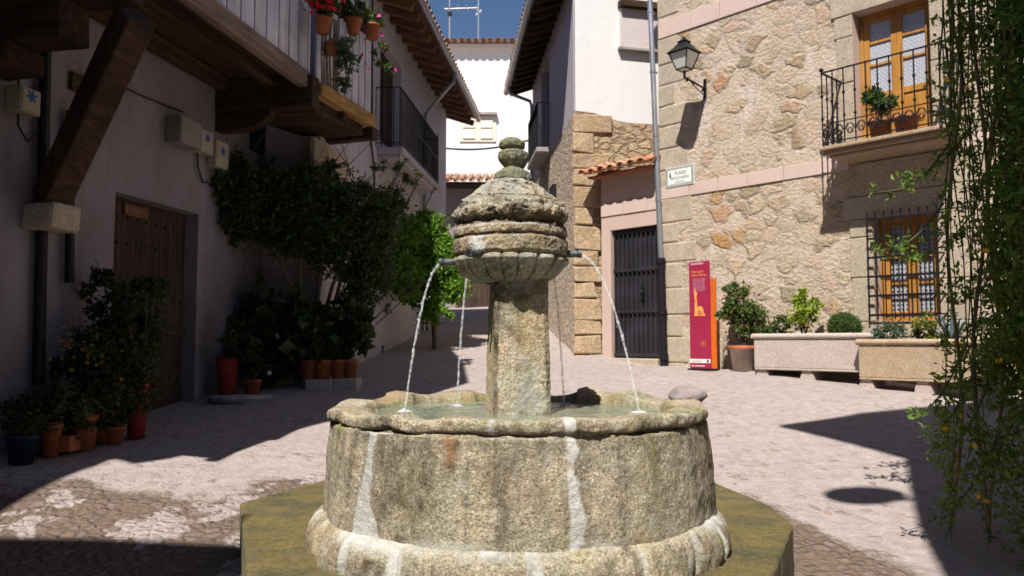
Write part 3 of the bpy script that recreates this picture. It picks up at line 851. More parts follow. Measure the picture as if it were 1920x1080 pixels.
# column : chamfered square shaft, slightly twisted and tapering
def build_column():
    rows = []; mort = []; moss = []; stain_shade = []; rust = []
    NS = 160; H = 110; rot = math.radians(11)
    c01 = lambda q: max(0.0, min(1.0, q))
    for i in range(H + 1):
        t = i / H; z = -0.56 + t * (0.40 + 0.56)
        hw = 0.172 - 0.016 * t; ch = 0.035
        row = []
        for k in range(NS):
            a = 2 * math.pi * k / NS
            cx, sx = math.cos(a), math.sin(a)
            rr = hw / max(abs(cx), abs(sx))
            rr = min(rr, (2 * hw - ch) / (abs(cx) + abs(sx)))
            x, y = rr * cx, rr * sx
            X = x * math.cos(rot) - y * math.sin(rot); Y = x * math.sin(rot) + y * math.cos(rot)
            n1 = fbm(X * 5, Y * 5, z * 4, 4); n2 = fbm(X * 18, Y * 18, z * 18, 4); n3 = fbm(X * 50, Y * 50, z * 50, 3)
            k2 = 1 + (0.030 * n1 + 0.018 * n2 + 0.010 * n3)
            if x > 0.05 and y < 0: k2 -= 0.05 * c01(n2 * 2) * (1 - t)
            row.append((X * k2, Y * k2, z))
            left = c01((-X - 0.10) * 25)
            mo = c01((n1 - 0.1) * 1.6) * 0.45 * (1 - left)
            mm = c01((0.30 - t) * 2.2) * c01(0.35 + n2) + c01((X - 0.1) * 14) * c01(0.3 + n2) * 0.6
            st = c01(c01((t - 0.60 - 0.25 * n1 + abs(X - .02) * .8) * 5) * (0.95 + 1.2 * n1 - abs(X) * 2.5)) * 0.95 + c01((0.020 - abs(X + 0.128)) * 90) * c01(1.1 + n1)  # also paints the head's V-shaped shadow and the shaded left edge with its seam
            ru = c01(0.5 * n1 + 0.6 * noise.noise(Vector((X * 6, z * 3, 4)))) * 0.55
            mort.append(c01(mo)); moss.append(c01(mm) * 0.8); stain_shade.append(c01(st)); rust.append(c01(ru))
        rows.append(row)
    mb = MB(); mb.grid(rows, 0, True, False, True)
    mkobj('column', mb, M_COLUMN, fount, FM(0.0, 0, 0), attrs=dict(mortar=mort, moss=moss, stain_shade=stain_shade, rust=rust))
build_column()

# carved head
S = 1 / 315.0
def pz(py): return at(960, py, FY).z
def build_head():
    P = [(532, 46), (531, 58), (527, 72), (520, 84), (511, 95), (500, 102), (492, 106.5), (486, 105), (483, 101), (481, 104), (478, 107), (468, 108), (456, 107), (452, 103.5), (449.5, 101.5),
         (447, 105.5), (443, 107), (436, 105.5), (431, 103), (428, 97), (424, 95), (420, 99), (415, 106), (409, 109), (403, 107), (399, 103.5), (394, 100), (389, 99), (384, 95.5), (379, 88), (372, 77), (364, 68), (356, 59), (349, 50), (344, 43), (341, 38), (339.5, 30), (339, 5)]
    # resample
    pts = []
    for (a, b) in zip(P[:-1], P[1:]):
        n = max(2, int(math.hypot(a[0] - b[0], a[1] - b[1]) / 1.3))
        for i in range(n): pts.append((a[0] + (b[0] - a[0]) * i / n, a[1] + (b[1] - a[1]) * i / n))
    pts.append(P[-1])
    N = 560; rows = []; mort = []; moss = []; stain_shade = []; rust = []
    c01 = lambda q: max(0.0, min(1.0, q))
    for (py, rp) in pts:
        z0 = pz(py); row = []
        for k in range(N):
            th = 2 * math.pi * k / N - math.pi
            sx, sy = math.sin(th), -math.cos(th)
            r = rp * S
            X, Y = r * sx, r * sy
            n1 = fbm(X * 6, Y * 6, z0 * 6, 4); n2 = fbm(X * 20 + 5, Y * 20, z0 * 20, 4); n3 = fbm(X * 55, Y * 55, z0 * 55, 3)
            dz = 0
            st = mo = mm = ru = 0
            if py < 400:                      # octagonal bell
                q = (th + math.radians(12)) % (math.pi / 4) - math.pi / 8
                fac = math.cos(math.pi / 8) / math.cos(q)
                w_ = c01((400 - py) / 15)
                r *= 1 + (fac / 0.955 - 1) * w_ * 1.5
                r += 0.010 * n1 + 0.009 * n2 + 0.004 * n3
                corner = c01(1 - abs(abs(q) - math.pi / 8) / 0.05) * w_
                r += 0.007 * corner
                pit = c01((n2 - 0.22) * 4)
                r -= 0.015 * pit; st = pit * 0.75
                if 378 < py < 383: r -= 0.006; st = max(st, .6)
                mo = c01(n1 + 0.25) * 0.5
                if py < 362 and 0.1 < th < 1.1: st = max(st, c01(0.9 * (n2 + 0.4)))
                mm = c01(n1 - 0.15) * 0.5
            elif py < 432:                    # eroded ledge
                rag = fbm(th * 3.5, py * 0.02, 3, 4)
                r += 0.016 * n1 + 0.020 * n2 * (1 if py > 404 else 0.6) + 0.007 * n3 + 0.014 * rag
                dz = 0.014 * rag + 0.006 * n2
                if py > 416: st = 0.8  # darker in the gap below the ledge
                if py > 404: r -= 0.03 * c01((n2 - 0.2) * 2); st = max(st, 0.75 * c01(0.2 + n2 * 2.0))
                ru = c01(0.3 + n1) * 0.4
            elif py < 482:
                dz = 0.006 * fbm(th * 2, 5, py * .01, 2)
                r += 0.006 * n1 + 0.007 * n2 + 0.004 * n3
                if py < 436: dz += 0.008 * fbm(th * 6, 1, 2, 3); mo = 0.4
                if 447 < py < 453: st = 0.8
                ru = c01(0.35 + n1 * 0.8) * 0.6
                if abs(ang(th, math.radians(-33))) < 0.13 + 0.08 * n2 and py > 452: mo = 0.85; ru = 0
            else:                             # gadroons
                g = th * 9.0
                g += 0.35 * math.sin(th * 5); lobe = abs(math.cos(g))
                k_ = math.sin(min(1, max(0, (py - 482) / 50)) * math.pi) ** 0.4
                r -= (1 - lobe ** 0.5) * 0.026 * k_
                r += 0.013 * lobe * math.exp(-((py - 492) / 7.0) ** 2)
                r += 0.005 * n1 + 0.004 * n2 + 0.002 * n3
                st = c01((0.34 - lobe) * 3) * 0.9 + c01((py - 505) / 40) * c01(0.4 + n1) * 0.6  # darker between the lobes and towards the bottom
                mo = c01((n1 + 0.1) * 1.5) * 0.4 * c01((515 - py) / 20)
            row.append((r * sx, r * sy, z0 + dz))
            mort.append(c01(mo)); moss.append(c01(mm)); stain_shade.append(c01(st)); rust.append(c01(ru))
        rows.append(row)
    mb = MB(); mb.grid(rows, 0, True, False, True)
    # carved beads under the bell
    for a in (-46, -20, -6, 9, 26, 40, 54, 68, 84, 110, 135, 160, -160, -130, -100, -75):
        th = math.radians(a); r = 103 * S
        worn = 0.7 if a < 20 else 1.0
        b0 = len(mb.v)
        mb.ball((r * math.sin(th), -r * math.cos(th), pz(402)), 0.021 * worn, 12, 0, (1, 1, 1.15))
        for q in range(len(mb.v) - b0): mort.append(0.45); moss.append(0.1); stain_shade.append(0.05); rust.append(0.1)
    mkobj('carved_head', mb, M_HEAD, fount, FM(-0.045, 0, 0), attrs=dict(mortar=mort, moss=moss, stain_shade=stain_shade, rust=rust))
build_head()
def build_finial():
    P = [(343, 35), (338, 36), (330, 33), (324, 31), (320, 25), (318, 20), (314, 19.5), (309, 23), (302, 27.5), (294, 29.5), (288, 28.5), (284.5, 24), (282.5, 19.5), (280, 21), (277, 24), (271, 25), (266, 22.5), (262, 16), (259.5, 12), (258.5, 4)]
    rows = []; N = 160; pts = []
    for (a, b) in zip(P[:-1], P[1:]):
        for i in range(5): pts.append((a[0] + (b[0] - a[0]) * i / 5, a[1] + (b[1] - a[1]) * i / 5))
    pts.append(P[-1]); cnt = 0
    for (py, rp) in pts:
        row = []
        for k in range(N):
            a = 2 * math.pi * k / N; r = rp * S; X, Y, z = r * math.cos(a), r * math.sin(a), pz(py)
            n2 = fbm(X * 16, Y * 16, z * 16, 4); n3 = fbm(X * 45, Y * 45, z * 45, 3)
            kk = 1 + 0.085 * n2 + 0.035 * n3
            tw = max(0, (330 - py) / 70)
            row.append((X * kk - 0.022 * tw + (0.012 if py < 315 else 0), Y * kk, z)); cnt += 1
        rows.append(row)
    mb = MB(); mb.grid(rows, 0, True, False, True)
    mkobj('finial', mb, M_FINIAL, fount, FM(-0.028, 0, 0))
build_finial()

# spouts and jets
M_LEAD = plain('lead_pipe', (0.10, 0.12, 0.12), 0.45, 0.6, 0.4, 30, 0.4)
m = MN('falling_water'); c = m.coord(); n1 = m.noise(c, 40, 4, 0.7)
b_ = m.n('ShaderNodeBsdfPrincipled'); b_.inputs['Base Color'].default_value = (0.85, 0.88, 0.9, 1); b_.inputs['Roughness'].default_value = 0.12
m.set(b_.inputs['Alpha'], m.ramp(n1, [(0.38, 0.08), (0.68, 0.65)])); b_.inputs['Specular IOR Level'].default_value = 0.8
m.nt.links.new(b_.outputs[0], m.out.inputs[0]); M_JET = m.m
hx = -0.045; zsp = pz(480)
LAND = []
SP = [(-93, 0.0, 'spout', True), (-33, 0.0, 'spout', False), (88, 0.012, 'spout', True), (-143, 0, 'spout', True), (143, 0, 'spout', True)]
for (a, dzp, nm, jet) in SP:
    th = math.radians(a); d = Vector((math.sin(th), -math.cos(th), 0))
    z = zsp + dzp - (0.035 if a == -93 else 0) + (0.0 if a != -33 else -0.02)
    mb = MB()
    p0 = Vector((hx, 0, z)) + d * 0.30; p1 = Vector((hx, 0, z)) + d * 0.425
    pr = [(p0, 0.024), (p0 + d * 0.09, 0.021), (p0 + d * 0.1, 0.021), (p0 + d * 0.102, 0.0245), (p1, 0.0255)]
    mb.tube([p for p, r in pr], [r for p, r in pr], 20, 0, False)
    mb.tube([p1, p1 - d * 0.07], [0.0185, 0.018], 20, 1, True)
    # annular mouth
    x = d.orthogonal().normalized(); y = d.cross(x)
    mb.grid([[p1 + (x * math.cos(2 * math.pi * k / 20) + y * math.sin(2 * math.pi * k / 20)) * rr for k in range(20)] for rr in (0.0255, 0.0185)], 0, False, False, True)
    mkobj('spout', mb, [M_LEAD, M_DARK], fount, FM())
    if jet:
        pts = []; rr = []
        z1 = -0.42; v = 0.48 if abs(a) < 100 else 0.36
        v = 0.75 if a == 88 else v
        Ht = z - 0.012 - z1; tt = math.sqrt(2 * Ht / 9.8)
        for i in range(60):
            t = tt * i / 59
            p = p1 - d * 0.01 + d * v * t * 1.05; p = Vector((p.x, p.y, z - 0.012 - 4.9 * t * t))
            p.x += 0.004 * noise.noise(Vector((i * 0.35, a, 0))); p.y += 0.004 * noise.noise(Vector((i * 0.35, a, 5)))
            pts.append(p); rr.append((0.0075 + 0.0045 * noise.noise(Vector((i * 0.7, a, 2)))) * (1.2 - 0.35 * i / 59))
        LAND.append((pts[-1].x, pts[-1].y))
        rr = [q * (1 + .5 * noise.noise(Vector((i_ * 1.9, a, 8)))) for i_, q in enumerate(rr)]
        mb = MB(); mb.tube(pts, rr, 10, 0)
        g = random.Random(a)
        for q in range(16):
            i = g.randrange(25, 60); p = pts[i] + Vector((g.gauss(0, .012), g.gauss(0, .012), g.gauss(0, .02)))
            mb.ball(p, g.uniform(0.002, 0.0045), 6, 0)
        mkobj('water_jet', mb, M_JET, fount, FM())

mb = MB(); rows = []
NRW, NAW = 130, 300
for i in range(NRW):
    r = 0.9 * i / (NRW - 1) + 0.001; row = []
    for k in range(NAW):
        a = 2 * math.pi * k / NAW; x, y = r * math.cos(a), r * math.sin(a)
        z = -0.418 + 0.0035 * noise.noise(Vector((x * 7, y * 7, 0))) + 0.0018 * noise.noise(Vector((x * 24, y * 24, 4)))
        for (lx_, ly_) in LAND:
            q = math.hypot(x - lx_, y - ly_); z += 0.009 * math.cos(q * 85) * math.exp(-q * 9)
        row.append((x, y, z))
    rows.append(row)
mb.grid(rows, 0, True, False, True)
mkobj('water', mb, M_WATER, fount, FM())
g = random.Random(12)
for (lx_, ly_) in LAND:
    mb = MB(); rows = []
    for i in range(16):
        r = 0.052 * i / 15 + .0004
        rows.append([(lx_ + r * (1 + .35 * noise.noise(Vector((math.cos(a) * 2, math.sin(a) * 2, lx_ * 9)))) * math.cos(a), ly_ + r * math.sin(a), -0.424 + 0.022 * max(0, 1 - i / 15) ** .6 * (0.8 + 1.3 * noise.noise(Vector((r * 130 * math.cos(a), r * 130 * math.sin(a), lx_ * 5))))) for a in [2 * math.pi * k / 30 for k in range(30)]])
    mb.grid(rows, 0, True, False, True)
    mkobj('splash', mb, M_JET, fount, FM())
# boulder behind the rim
p = Vector((0.93, 5.37, -0.375))
mb = MB(); rows = []
for i in range(21):
    a = math.pi * i / 20; row = []
    for k in range(36):
        b = 2 * math.pi * k / 36
        v = Vector((math.sin(a) * math.cos(b), math.sin(a) * math.sin(b), -math.cos(a)))
        kk = 1 + 0.16 * fbm(v.x * 1.5, v.y * 1.5, v.z * 1.5 + 4, 4)
        row.append((v.x * 0.115 * kk, v.y * 0.10 * kk, v.z * 0.06 * kk))
    rows.append(row)
mb.grid(rows, 0, True, False, True)
th = math.radians(101)
o = mkobj('boulder', mb, M_ROCK, None, T(FX + 1.06 * math.sin(th), FY - 1.06 * math.cos(th), -0.335))
tag(o, 'smooth grey boulder resting on the right back rim of the fountain basin', 'rock')
# ------------------------------------------------------------------ shared building helpers
def bar_cyl(mb, a, b, r=0.008, n=6): mb.tube([a, b], r, n)
def barrel_tiles(mb, x0, x1, y_eave, z_eave, run, rise, pitch=0.21, tile=0.42, r=0.075, dirn=1):
    """rows of half-round tiles; X along the eave, slope goes from (y_eave,z_eave) over (run, rise)"""
    n = max(1, int((x1 - x0) / pitch)); L = math.hypot(run, rise); c, s = run / L, rise / L
    nr = max(1, int(L / tile))
    g = random.Random(int(abs(x0 * 100 + z_eave * 10)))
    for i in range(n + 1):
        x = x0 + i * (x1 - x0) / n
        for k in range(nr):
            a0 = k * tile - 0.05; a1 = (k + 1) * tile
            jx = g.uniform(-0.012, 0.012); jz = g.uniform(-0.008, 0.01)
            for (off, inv, rr) in ((0, 1, r), (pitch / 2, -1, r)):
                rows = []
                for (a, q, lift) in ((a0, rr * 1.08, 0.022), (a1, rr * 0.9, 0.0)):
                    row = []
                    for j in range(9):
                        t = math.pi * j / 8
                        px_ = x + off + jx + math.cos(t) * q
                        h = math.sin(t) * q * inv * 0.8 + (0.03 if inv > 0 else 0.045) + lift + jz
                        row.append((px_, y_eave + a * c - h * s, z_eave + a * s + h * c))
                    rows.append(row)
                mb.grid(rows)
                # thickness lip at the eave end
                lip = []
                for j in range(9):
                    t = math.pi * j / 8; q = rr * 1.08 - 0.016
                    h = math.sin(t) * q * inv * 0.8 + (0.03 if inv > 0 else 0.045) + 0.022 + jz
                    lip.append((x + off + jx + math.cos(t) * q, y_eave + a0 * c - h * s, z_eave + a0 * s + h * c))
                mb.grid([rows[0], lip], 0, False)
                mb.grid([lip, [(p[0], p[1] + tile * c * .9, p[2] + tile * s * .9) for p in lip]])
    return mb

def gutter(mb, a, b, r=0.06, n=10):
    a = Vector(a); b = Vector(b); d = (b - a).normalized(); side = Vector((0, 0, 1)).cross(d).normalized()
    for q in (r, r * 0.88):
        mb.grid([[p + side * math.cos(math.pi + math.pi * k / n) * q + Vector((0, 0, 1)) * math.sin(math.pi + math.pi * k / n) * q for k in range(n + 1)] for p in (a, b)])
    mb.grid([[p + side * math.cos(math.pi + math.pi * k / n) * r + Vector((0, 0, 1)) * math.sin(math.pi + math.pi * k / n) * r for k in range(n + 1)] + [] for p in (a - d * 0.001, a)])
    mb.tube([a - side * r, b - side * r], 0.008, 6); mb.tube([a + side * r, b + side * r], 0.008, 6)
    mb.quad([a + side * math.cos(math.pi + math.pi * k / n) * r + Vector((0, 0, 1)) * math.sin(math.pi + math.pi * k / n) * r for k in range(n + 1)])
    mb.quad([b + side * math.cos(math.pi + math.pi * k / n) * r + Vector((0, 0, 1)) * math.sin(math.pi + math.pi * k / n) * r for k in range(n + 1)])
    L = (b - a).length
    for i in range(int(L / 2) + 1):
        p = a + d * min(L, i * 2.0 + 0.1)
        mb.grid([[q + side * math.cos(math.pi + math.pi * k / n) * r * 1.1 + Vector((0, 0, 1)) * math.sin(math.pi + math.pi * k / n) * r * 1.1 for k in range(n + 1)] for q in (p, p + d * 0.05)])
    return mb

# ------------------------------------------------------------------ stone house on the right
RW = Fr(2.43, 13.0, 0.672, -0.741)
sh = thing('stone_house', 'tall rubble stone house with iron balcony and grilled window filling the right side', 'house', RW.mat)
bx0, bz1 = RW.hit(1598, 8); bx1, _ = RW.hit(1742, 20); _, bz0 = RW.hit(1640, 262)
bz1 = RW.hit(1660, 8)[1]
wx0, wz1 = RW.hit(1636, 408); wx1, _ = RW.hit(1757, 400); _, wz0 = RW.hit(1690, 602)
wz1 = RW.hit(1690, 402)[1]
mb = MB(); mb.wall(0, 7.0, -1.6, 8.0, [(bx0, bx1, bz0, bz1), (wx0, wx1, wz0, wz1)], 0, 0.32, 0, 1)
mb.quad([(0, 0, -1.6), (0, 0, 8), (0, 5, 8), (0, 5, -1.6)], 0)
mb.quad([(7, 0, -1.6), (7, 5, -1.6), (7, 5, 8), (7, 0, 8)], 0)
mkobj('wall', mb, [M_RUBBLE, M_PINK], sh)
mb = MB(); mb.box(-0.25, 7.3, -0.35, 5.2, 8.0, 8.16)
rf = mkobj('roof', mb, M_TILE, sh)
# string courses
c1z = RW.hit(1400, 325)[1]; c1b = RW.hit(1400, 349)[1]
c2z = RW.hit(1330, 8)[1]; c2b = RW.hit(1330, 42)[1]
mb = MB()
def course(mb, z0, z1, xa, xb, L=0.62, y=-0.018):
    x = xa
    while x < xb - 0.05:
        e = min(xb, x + L * random.uniform(0.85, 1.12))
        mb.box(x + 0.004, e - 0.004, y + random.uniform(-.003, .003), 0.05, z0 + random.uniform(-.004, .004), z1)
        x = e
course(mb, c1b, c1z, 0.02, bx0 - 0.1, 0.6); mkobj('string_course', mb, M_COURSE, sh, bevel=0.006)
mb = MB(); course(mb, c1b, c1z, bx1 + 0.35, 7); mkobj('string_course', mb, M_COURSE, sh, bevel=0.006)
mb = MB(); course(mb, c2b, c2z, 0.02, bx0 - 0.35, 0.62)
mkobj('string_course', mb, M_COURSE, sh, bevel=0.006)
# corner quoins
mb = MB(); z = -1.6; i = 0
while z < 7.8:
    h = random.uniform(0.32, 0.46); L = 0.62 if i % 2 else 0.36
    mb.box(-0.006, L + random.uniform(-.06, .08), -0.014, 0.1, z + 0.008, z + h - 0.008, j=0.006); z += h; i += 1
mkobj('quoins', mb, M_GRAN, sh, bevel=0.02)
# plinth blocks low on the wall
mb = MB()
x = 0.5
while x < 7:
    e = x + random.uniform(0.55, 0.95); mb.box(x + .008, e - .008, -0.03, 0.05, -1.6, RW.hit(1400, 636)[1] + random.uniform(-.08, .06), j=0.008); x = e
mkobj('base_course', mb, M_GRAN, sh, bevel=0.02)
# window and door surrounds
mb = MB()
def surround(mb, x0, x1, z0, z1, jw=0.3, top=0.3, sill=None, jr=None):
    z = z0
    for side in (0, 1):
        z = z0
        while z < z1 - 0.02:
            e = min(z1, z + random.uniform(0.5, 0.85)); w_ = jw * random.uniform(0.85, 1.15)
            if side == 0: mb.box(x0 - w_, x0 - 0.001, -0.022, 0.06, z + .005, e - .005, j=0.004)
            else: mb.box(x1 + 0.001, x1 + w_, -0.022, 0.06, z + .005, e - .005, j=0.004)
            z = e
    mb.box(x0 - jw * 1.15, x1 + jw * 1.15, -0.026, 0.06, z1 + .003, z1 + top, j=0.004)
surround(mb, bx0, bx1, bz0 + 0.02, bz1, 0.26, 0.5); mkobj('door_surround', mb, M_GRAN, sh, bevel=0.012); mb = MB()
surround(mb, wx0, wx1, wz0, wz1, 0.33, 0.3)
mb.box(wx0 - 0.4, wx1 + 0.4, -0.04, 0.3, wz0 - 0.2, wz0 - 0.003, j=0.004)
mb.box(wx0 - 0.2, wx1 + 0.6, -0.023, 0.05, wz1 + 0.31, c1b + 0.05, j=0.004)
mkobj('window_surround', mb, M_GRAN, sh, bevel=0.012)

def casement(parent, fr, x0, x1, z0, z1, name, rows, low=0.0, mull=0.07, y=0.18):
    """two-leaf pine casement; rows = fractions of height of glazing bars"""
    mb = MB(); fw = 0.055
    mb.box(x0 + .002, x0 + fw, y, y + .07, z0, z1); mb.box(x1 - fw, x1 - .002, y, y + .07, z0, z1)
    mb.box(x0 + fw, x1 - fw, y, y + .07, z1 - fw, z1 - .002)
    mb.box(x0 + fw, x1 - fw, y, y + .07, z0 + .002, z0 + fw)
    o = mkobj(name, mb, M_HONEY, parent, bevel=0.004)
    mid = (x0 + x1) / 2
    for (a, b) in ((x0 + fw + .003, mid - .002), (mid + .002, x1 - fw - .003)):
        l = MB(); s = 0.07; za, zb = z0 + fw + .003, z1 - fw - .003
        l.box(a, a + s, y + .01, y + .055, za, zb); l.box(b - s, b, y + .01, y + .055, za, zb)
        l.box(a + s, b - s, y + .01, y + .055, zb - s, zb)
        zl = za + (low if low else s)
        if low:
            l.box(a + s, b - s, y + .012, y + .053, za, za + .09); l.box(a + s, b - s, y + .012, y + .053, zl - .08, zl)
            l.box(a + s, b - s, y + .028, y + .045, za + .09, zl - .08)
            l.box(a + s + .05, b - s - .05, y + .02, y + .03, za + .14, zl - .13)
        else: l.box(a + s, b - s, y + .01, y + .055, za, zl)
        for r_ in rows:
            zz = zl + (zb - s - zl) * r_; l.box(a + s, b - s, y + .015, y + .05, zz - .016, zz + .016)
        lf = mkobj('leaf', l, M_HONEY, o, bevel=0.004)
        p = MB(); p.box(a + s, b - s, y + .034, y + .04, zl, zb - s)
        mkobj('pane', p, M_LACE, lf)
    return o
casement(sh, RW, bx0, bx1, bz0, bz1, 'balcony_door', (0.4, 0.72), low=0.62)
casement(sh, RW, wx0, wx1, wz0, wz1, 'window', (0.33, 0.64), y=0.2)
# balcony
sx0 = RW.hit(1545, 280, -0.55)[0]; sx1 = RW.hit(1750, 250, -0.55)[0] + 0.1
sz1 = RW.hit(1560, 274, -0.55)[1]
slab = MB()
slab.box(sx0 - 0.04, sx1 + 0.05, -0.62, 0.03, sz1 - 0.05, sz1); slab.box(sx0, sx1, -0.57, 0.03, sz1 - 0.11, sz1 - 0.052); slab.box(sx0 + .05, sx1 - .05, -0.52, 0.03, sz1 - 0.15, sz1 - 0.112)
bal = mkobj('balcony', slab, M_GRANO, sh, bevel=0.012)
rail = MB(); rz = RW.hit(1545, 136, -0.57)[1] ; yb = -0.57
hR = rz - sz1
def railing(mb, pts, z0, h, gap=0.12, r=0.008, knobs=True, scroll=False):
    for (a, b) in zip(pts[:-1], pts[1:]):
        a = Vector((*a, 0)); b = Vector((*b, 0)); L = (b - a).length; n = max(1, round(L / gap))
        mb.beam(a + Vector((0, 0, z0 + h)), b + Vector((0, 0, z0 + h)), 0.035, 0.012)
        mb.beam(a + Vector((0, 0, z0 + 0.05)), b + Vector((0, 0, z0 + 0.05)), 0.025, 0.012)
        if scroll: mb.beam(a + Vector((0, 0, z0 + 0.30)), b + Vector((0, 0, z0 + 0.30)), 0.02, 0.01)
        for i in range(n + 1):
            p = a + (b - a) * i / n
            mb.tube([p + Vector((0, 0, z0 + 0.0)), p + Vector((0, 0, z0 + h))], r, 6)
            if knobs:
                for q in (0.38, 0.68): mb.ball(p + Vector((0, 0, z0 + h * q)), r * 2.3, 8, 0, (1, 1, 1.3))
            if scroll and i < n:
                d = (b - a).normalized()
                c = a + (b - a) * (i + 0.5) / n + Vector((0, 0, z0 + 0.175))
                for sg in (1, -1):
                    sp = [c + d * sg * (0.012 + 0.05 * (1 - t / 14)) * math.cos(t * 0.55) + Vector((0, 0, (0.10 - 0.006 * t) * math.sin(t * 0.55))) for t in range(15)]
                    mb.tube(sp, 0.006, 5)
railing(rail, [(sx0, 0.0), (sx0, yb), (sx1, yb), (sx1, 0.0)], sz1, hR, 0.145, 0.009, True, True)
rail.ball((sx0, yb, sz1 + hR + 0.04), 0.03, 10)
mkobj('railing', rail, M_IRON, bal)
# grille of the lower window
gr_ = MB(); yo = -0.10
n = 8
for i in range(n + 1):
    x = wx0 - 0.03 + (wx1 - wx0 + 0.06) * i / n
    gr_.tube([(x, yo, wz0 + .02), (x, yo, wz1 + 0.06)], 0.009, 6)
for k in range(6):
    z = wz0 + 0.08 + (wz1 - wz0 - 0.12) * k / 5
    gr_.beam((wx0 - 0.04, yo, z), (wx1 + 0.04, yo, z), 0.012, 0.03)
    gr_.beam((wx0 - 0.04, yo, z), (wx0 - 0.06, 0.0, z), 0.012, 0.02); gr_.beam((wx1 + 0.04, yo, z), (wx1 + 0.09, 0.0, z), 0.012, 0.02)
mkobj('window_grille', gr_, M_IRON, sh)
# drainpipe
t0 = RW.hit(1216, -60, -0.09); t1 = RW.hit(1239, 484, -0.09); t2 = RW.hit(1245, 684, -0.09)
dp = MB(); dp.tube([(t0[0], -0.09, t0[1]), (t1[0], -0.09, t1[1])], 0.043, 14)
for k in (0.15, 0.36, 0.58, 0.8):
    p = Vector((t0[0], -0.09, t0[1])).lerp(Vector((t1[0], -0.09, t1[1])), k); dp.tube([p, p + Vector((0, 0, -0.05))], 0.05, 14); dp.box(p.x - .012, p.x + .012, -0.09, 0.02, p.z - .04, p.z - .01)
dpo = mkobj('drainpipe', dp, M_ZINC, sh)
dp = MB(); dp.tube([(t1[0], -0.09, t1[1]), (t2[0], -0.09, t2[1] - 0.05)], 0.062, 16)
for q in (0.0, 0.48, 0.9):
    p = Vector((t1[0], -0.09, t1[1])).lerp(Vector((t2[0], -0.09, t2[1])), q); dp.tube([p, p + Vector((0, 0, -0.09))], 0.075, 16)
mkobj('pipe_guard', dp, M_IRON, dpo)

# wall lamp
lx, lz = RW.hit(1322, 165, -0.02)
Lp = MB()
lm = thing('wall_lamp', 'black iron lantern with frosted panes on a scrolled wall bracket beside the zinc drainpipe', 'lamp', RW.mat @ T(lx, 0, lz))
Lp.box(-0.022, 0.022, -0.035, -0.012, -0.16, 0.14)
Lp.beam((0, -0.03, -0.01), (0, -0.56, 0.05), 0.022, 0.022)
Lp.tube([(0, -0.03, -0.13), (0, -0.16, -0.085), (0, -0.3, -0.03), (0, -0.42, 0.03)], 0.008, 6)
for (cy, cz, rr) in ((-0.09, -0.055, 0.032), (-0.33, 0.005, 0.025), (-0.5, 0.01, 0.028)):
    Lp.tube([(0, cy + rr * (1 - t / 22) * math.cos(t * 0.5), cz + rr * (1 - t / 22) * math.sin(t * 0.5)) for t in range(18)], 0.007, 5)
Lp.tube([(0, -0.56, 0.04), (0, -0.56, 0.15)], [0.016, 0.02], 8)
mkobj('bracket', Lp, M_IRON, lm)
cy = -0.56
def sq(r, z, y=cy): return [(-r, y - r, z), (r, y - r, z), (r, y + r, z), (-r, y + r, z)]
fr_ = MB(); zb, zt = 0.17, 0.42; rb, rt = 0.085, 0.165
for i in range(4):
    fr_.beam(sq(rb, zb)[i], sq(rt, zt)[i], 0.016, 0.016)
    fr_.beam(sq(rb, zb)[i], sq(rb, zb)[(i + 1) % 4], 0.018, 0.018); fr_.beam(sq(rt, zt)[i], sq(rt, zt)[(i + 1) % 4], 0.03, 0.014)
for i in range(4):
    a, b = sq(0.195, zt + 0.005)[i], sq(0.195, zt + 0.005)[(i + 1) % 4]; c_, d_ = sq(0.12, zt + 0.085)[(i + 1) % 4], sq(0.12, zt + 0.085)[i]
    e_, f_ = sq(0.06, zt + 0.17)[(i + 1) % 4], sq(0.06, zt + 0.17)[i]
    fr_.quad([a, b, c_, d_]); fr_.quad([d_, c_, e_, f_])
fr_.quad(sq(0.195, zt + 0.004)[::-1]); fr_.box(-.075, .075, cy - .075, cy + .075, zt + .17, zt + .19)
fr_.tube([(0, cy, zt + .19), (0, cy, zt + .235)], [0.035, 0.028], 10); fr_.ball((0, cy, zt + .24), 0.03, 10)
for k in range(6): fr_.ball((0.05 * math.cos(k * 1.05), cy + 0.05 * math.sin(k * 1.05), zt + .205), 0.014, 6)
lf = mkobj('lantern', fr_, M_IRON, lm)
gl = MB()
for i in range(4): gl.quad([sq(rb - .003, zb)[i], sq(rb - .003, zb)[(i + 1) % 4], sq(rt - .003, zt)[(i + 1) % 4], sq(rt - .003, zt)[i]])
gl.quad(sq(rb - .003, zb))
mkobj('pane', gl, M_LAMPGLASS, lf)

def text_mesh(body, size, align='CENTER'):
    cu = bpy.data.curves.new('lettering', 'FONT'); cu.body = body; cu.size = size; cu.align_x = align; cu.extrude = 0.0005
    ob = bpy.data.objects.new('lettering', cu); COL.objects.link(ob)
    bpy.context.view_layer.update()
    me = bpy.data.meshes.new_from_object(ob.evaluated_get(bpy.context.evaluated_depsgraph_get()))
    bpy.data.objects.remove(ob)
    return me
def lettering(body, size, parent, x, y, z, mat, align='CENTER', sx=1.0):
    me = text_mesh(body, size, align); me.name = 'lettering'; me.materials.clear(); me.materials.append(mat)
    o = bpy.data.objects.new('lettering', me); COL.objects.link(o); o.parent = parent; o.matrix_parent_inverse = Matrix.Identity(4)
    o.matrix_basis = T(x, y, z) @ Matrix.Rotation(R(90), 4, 'X') @ Matrix.Diagonal((sx, 1, 1, 1))
    return o

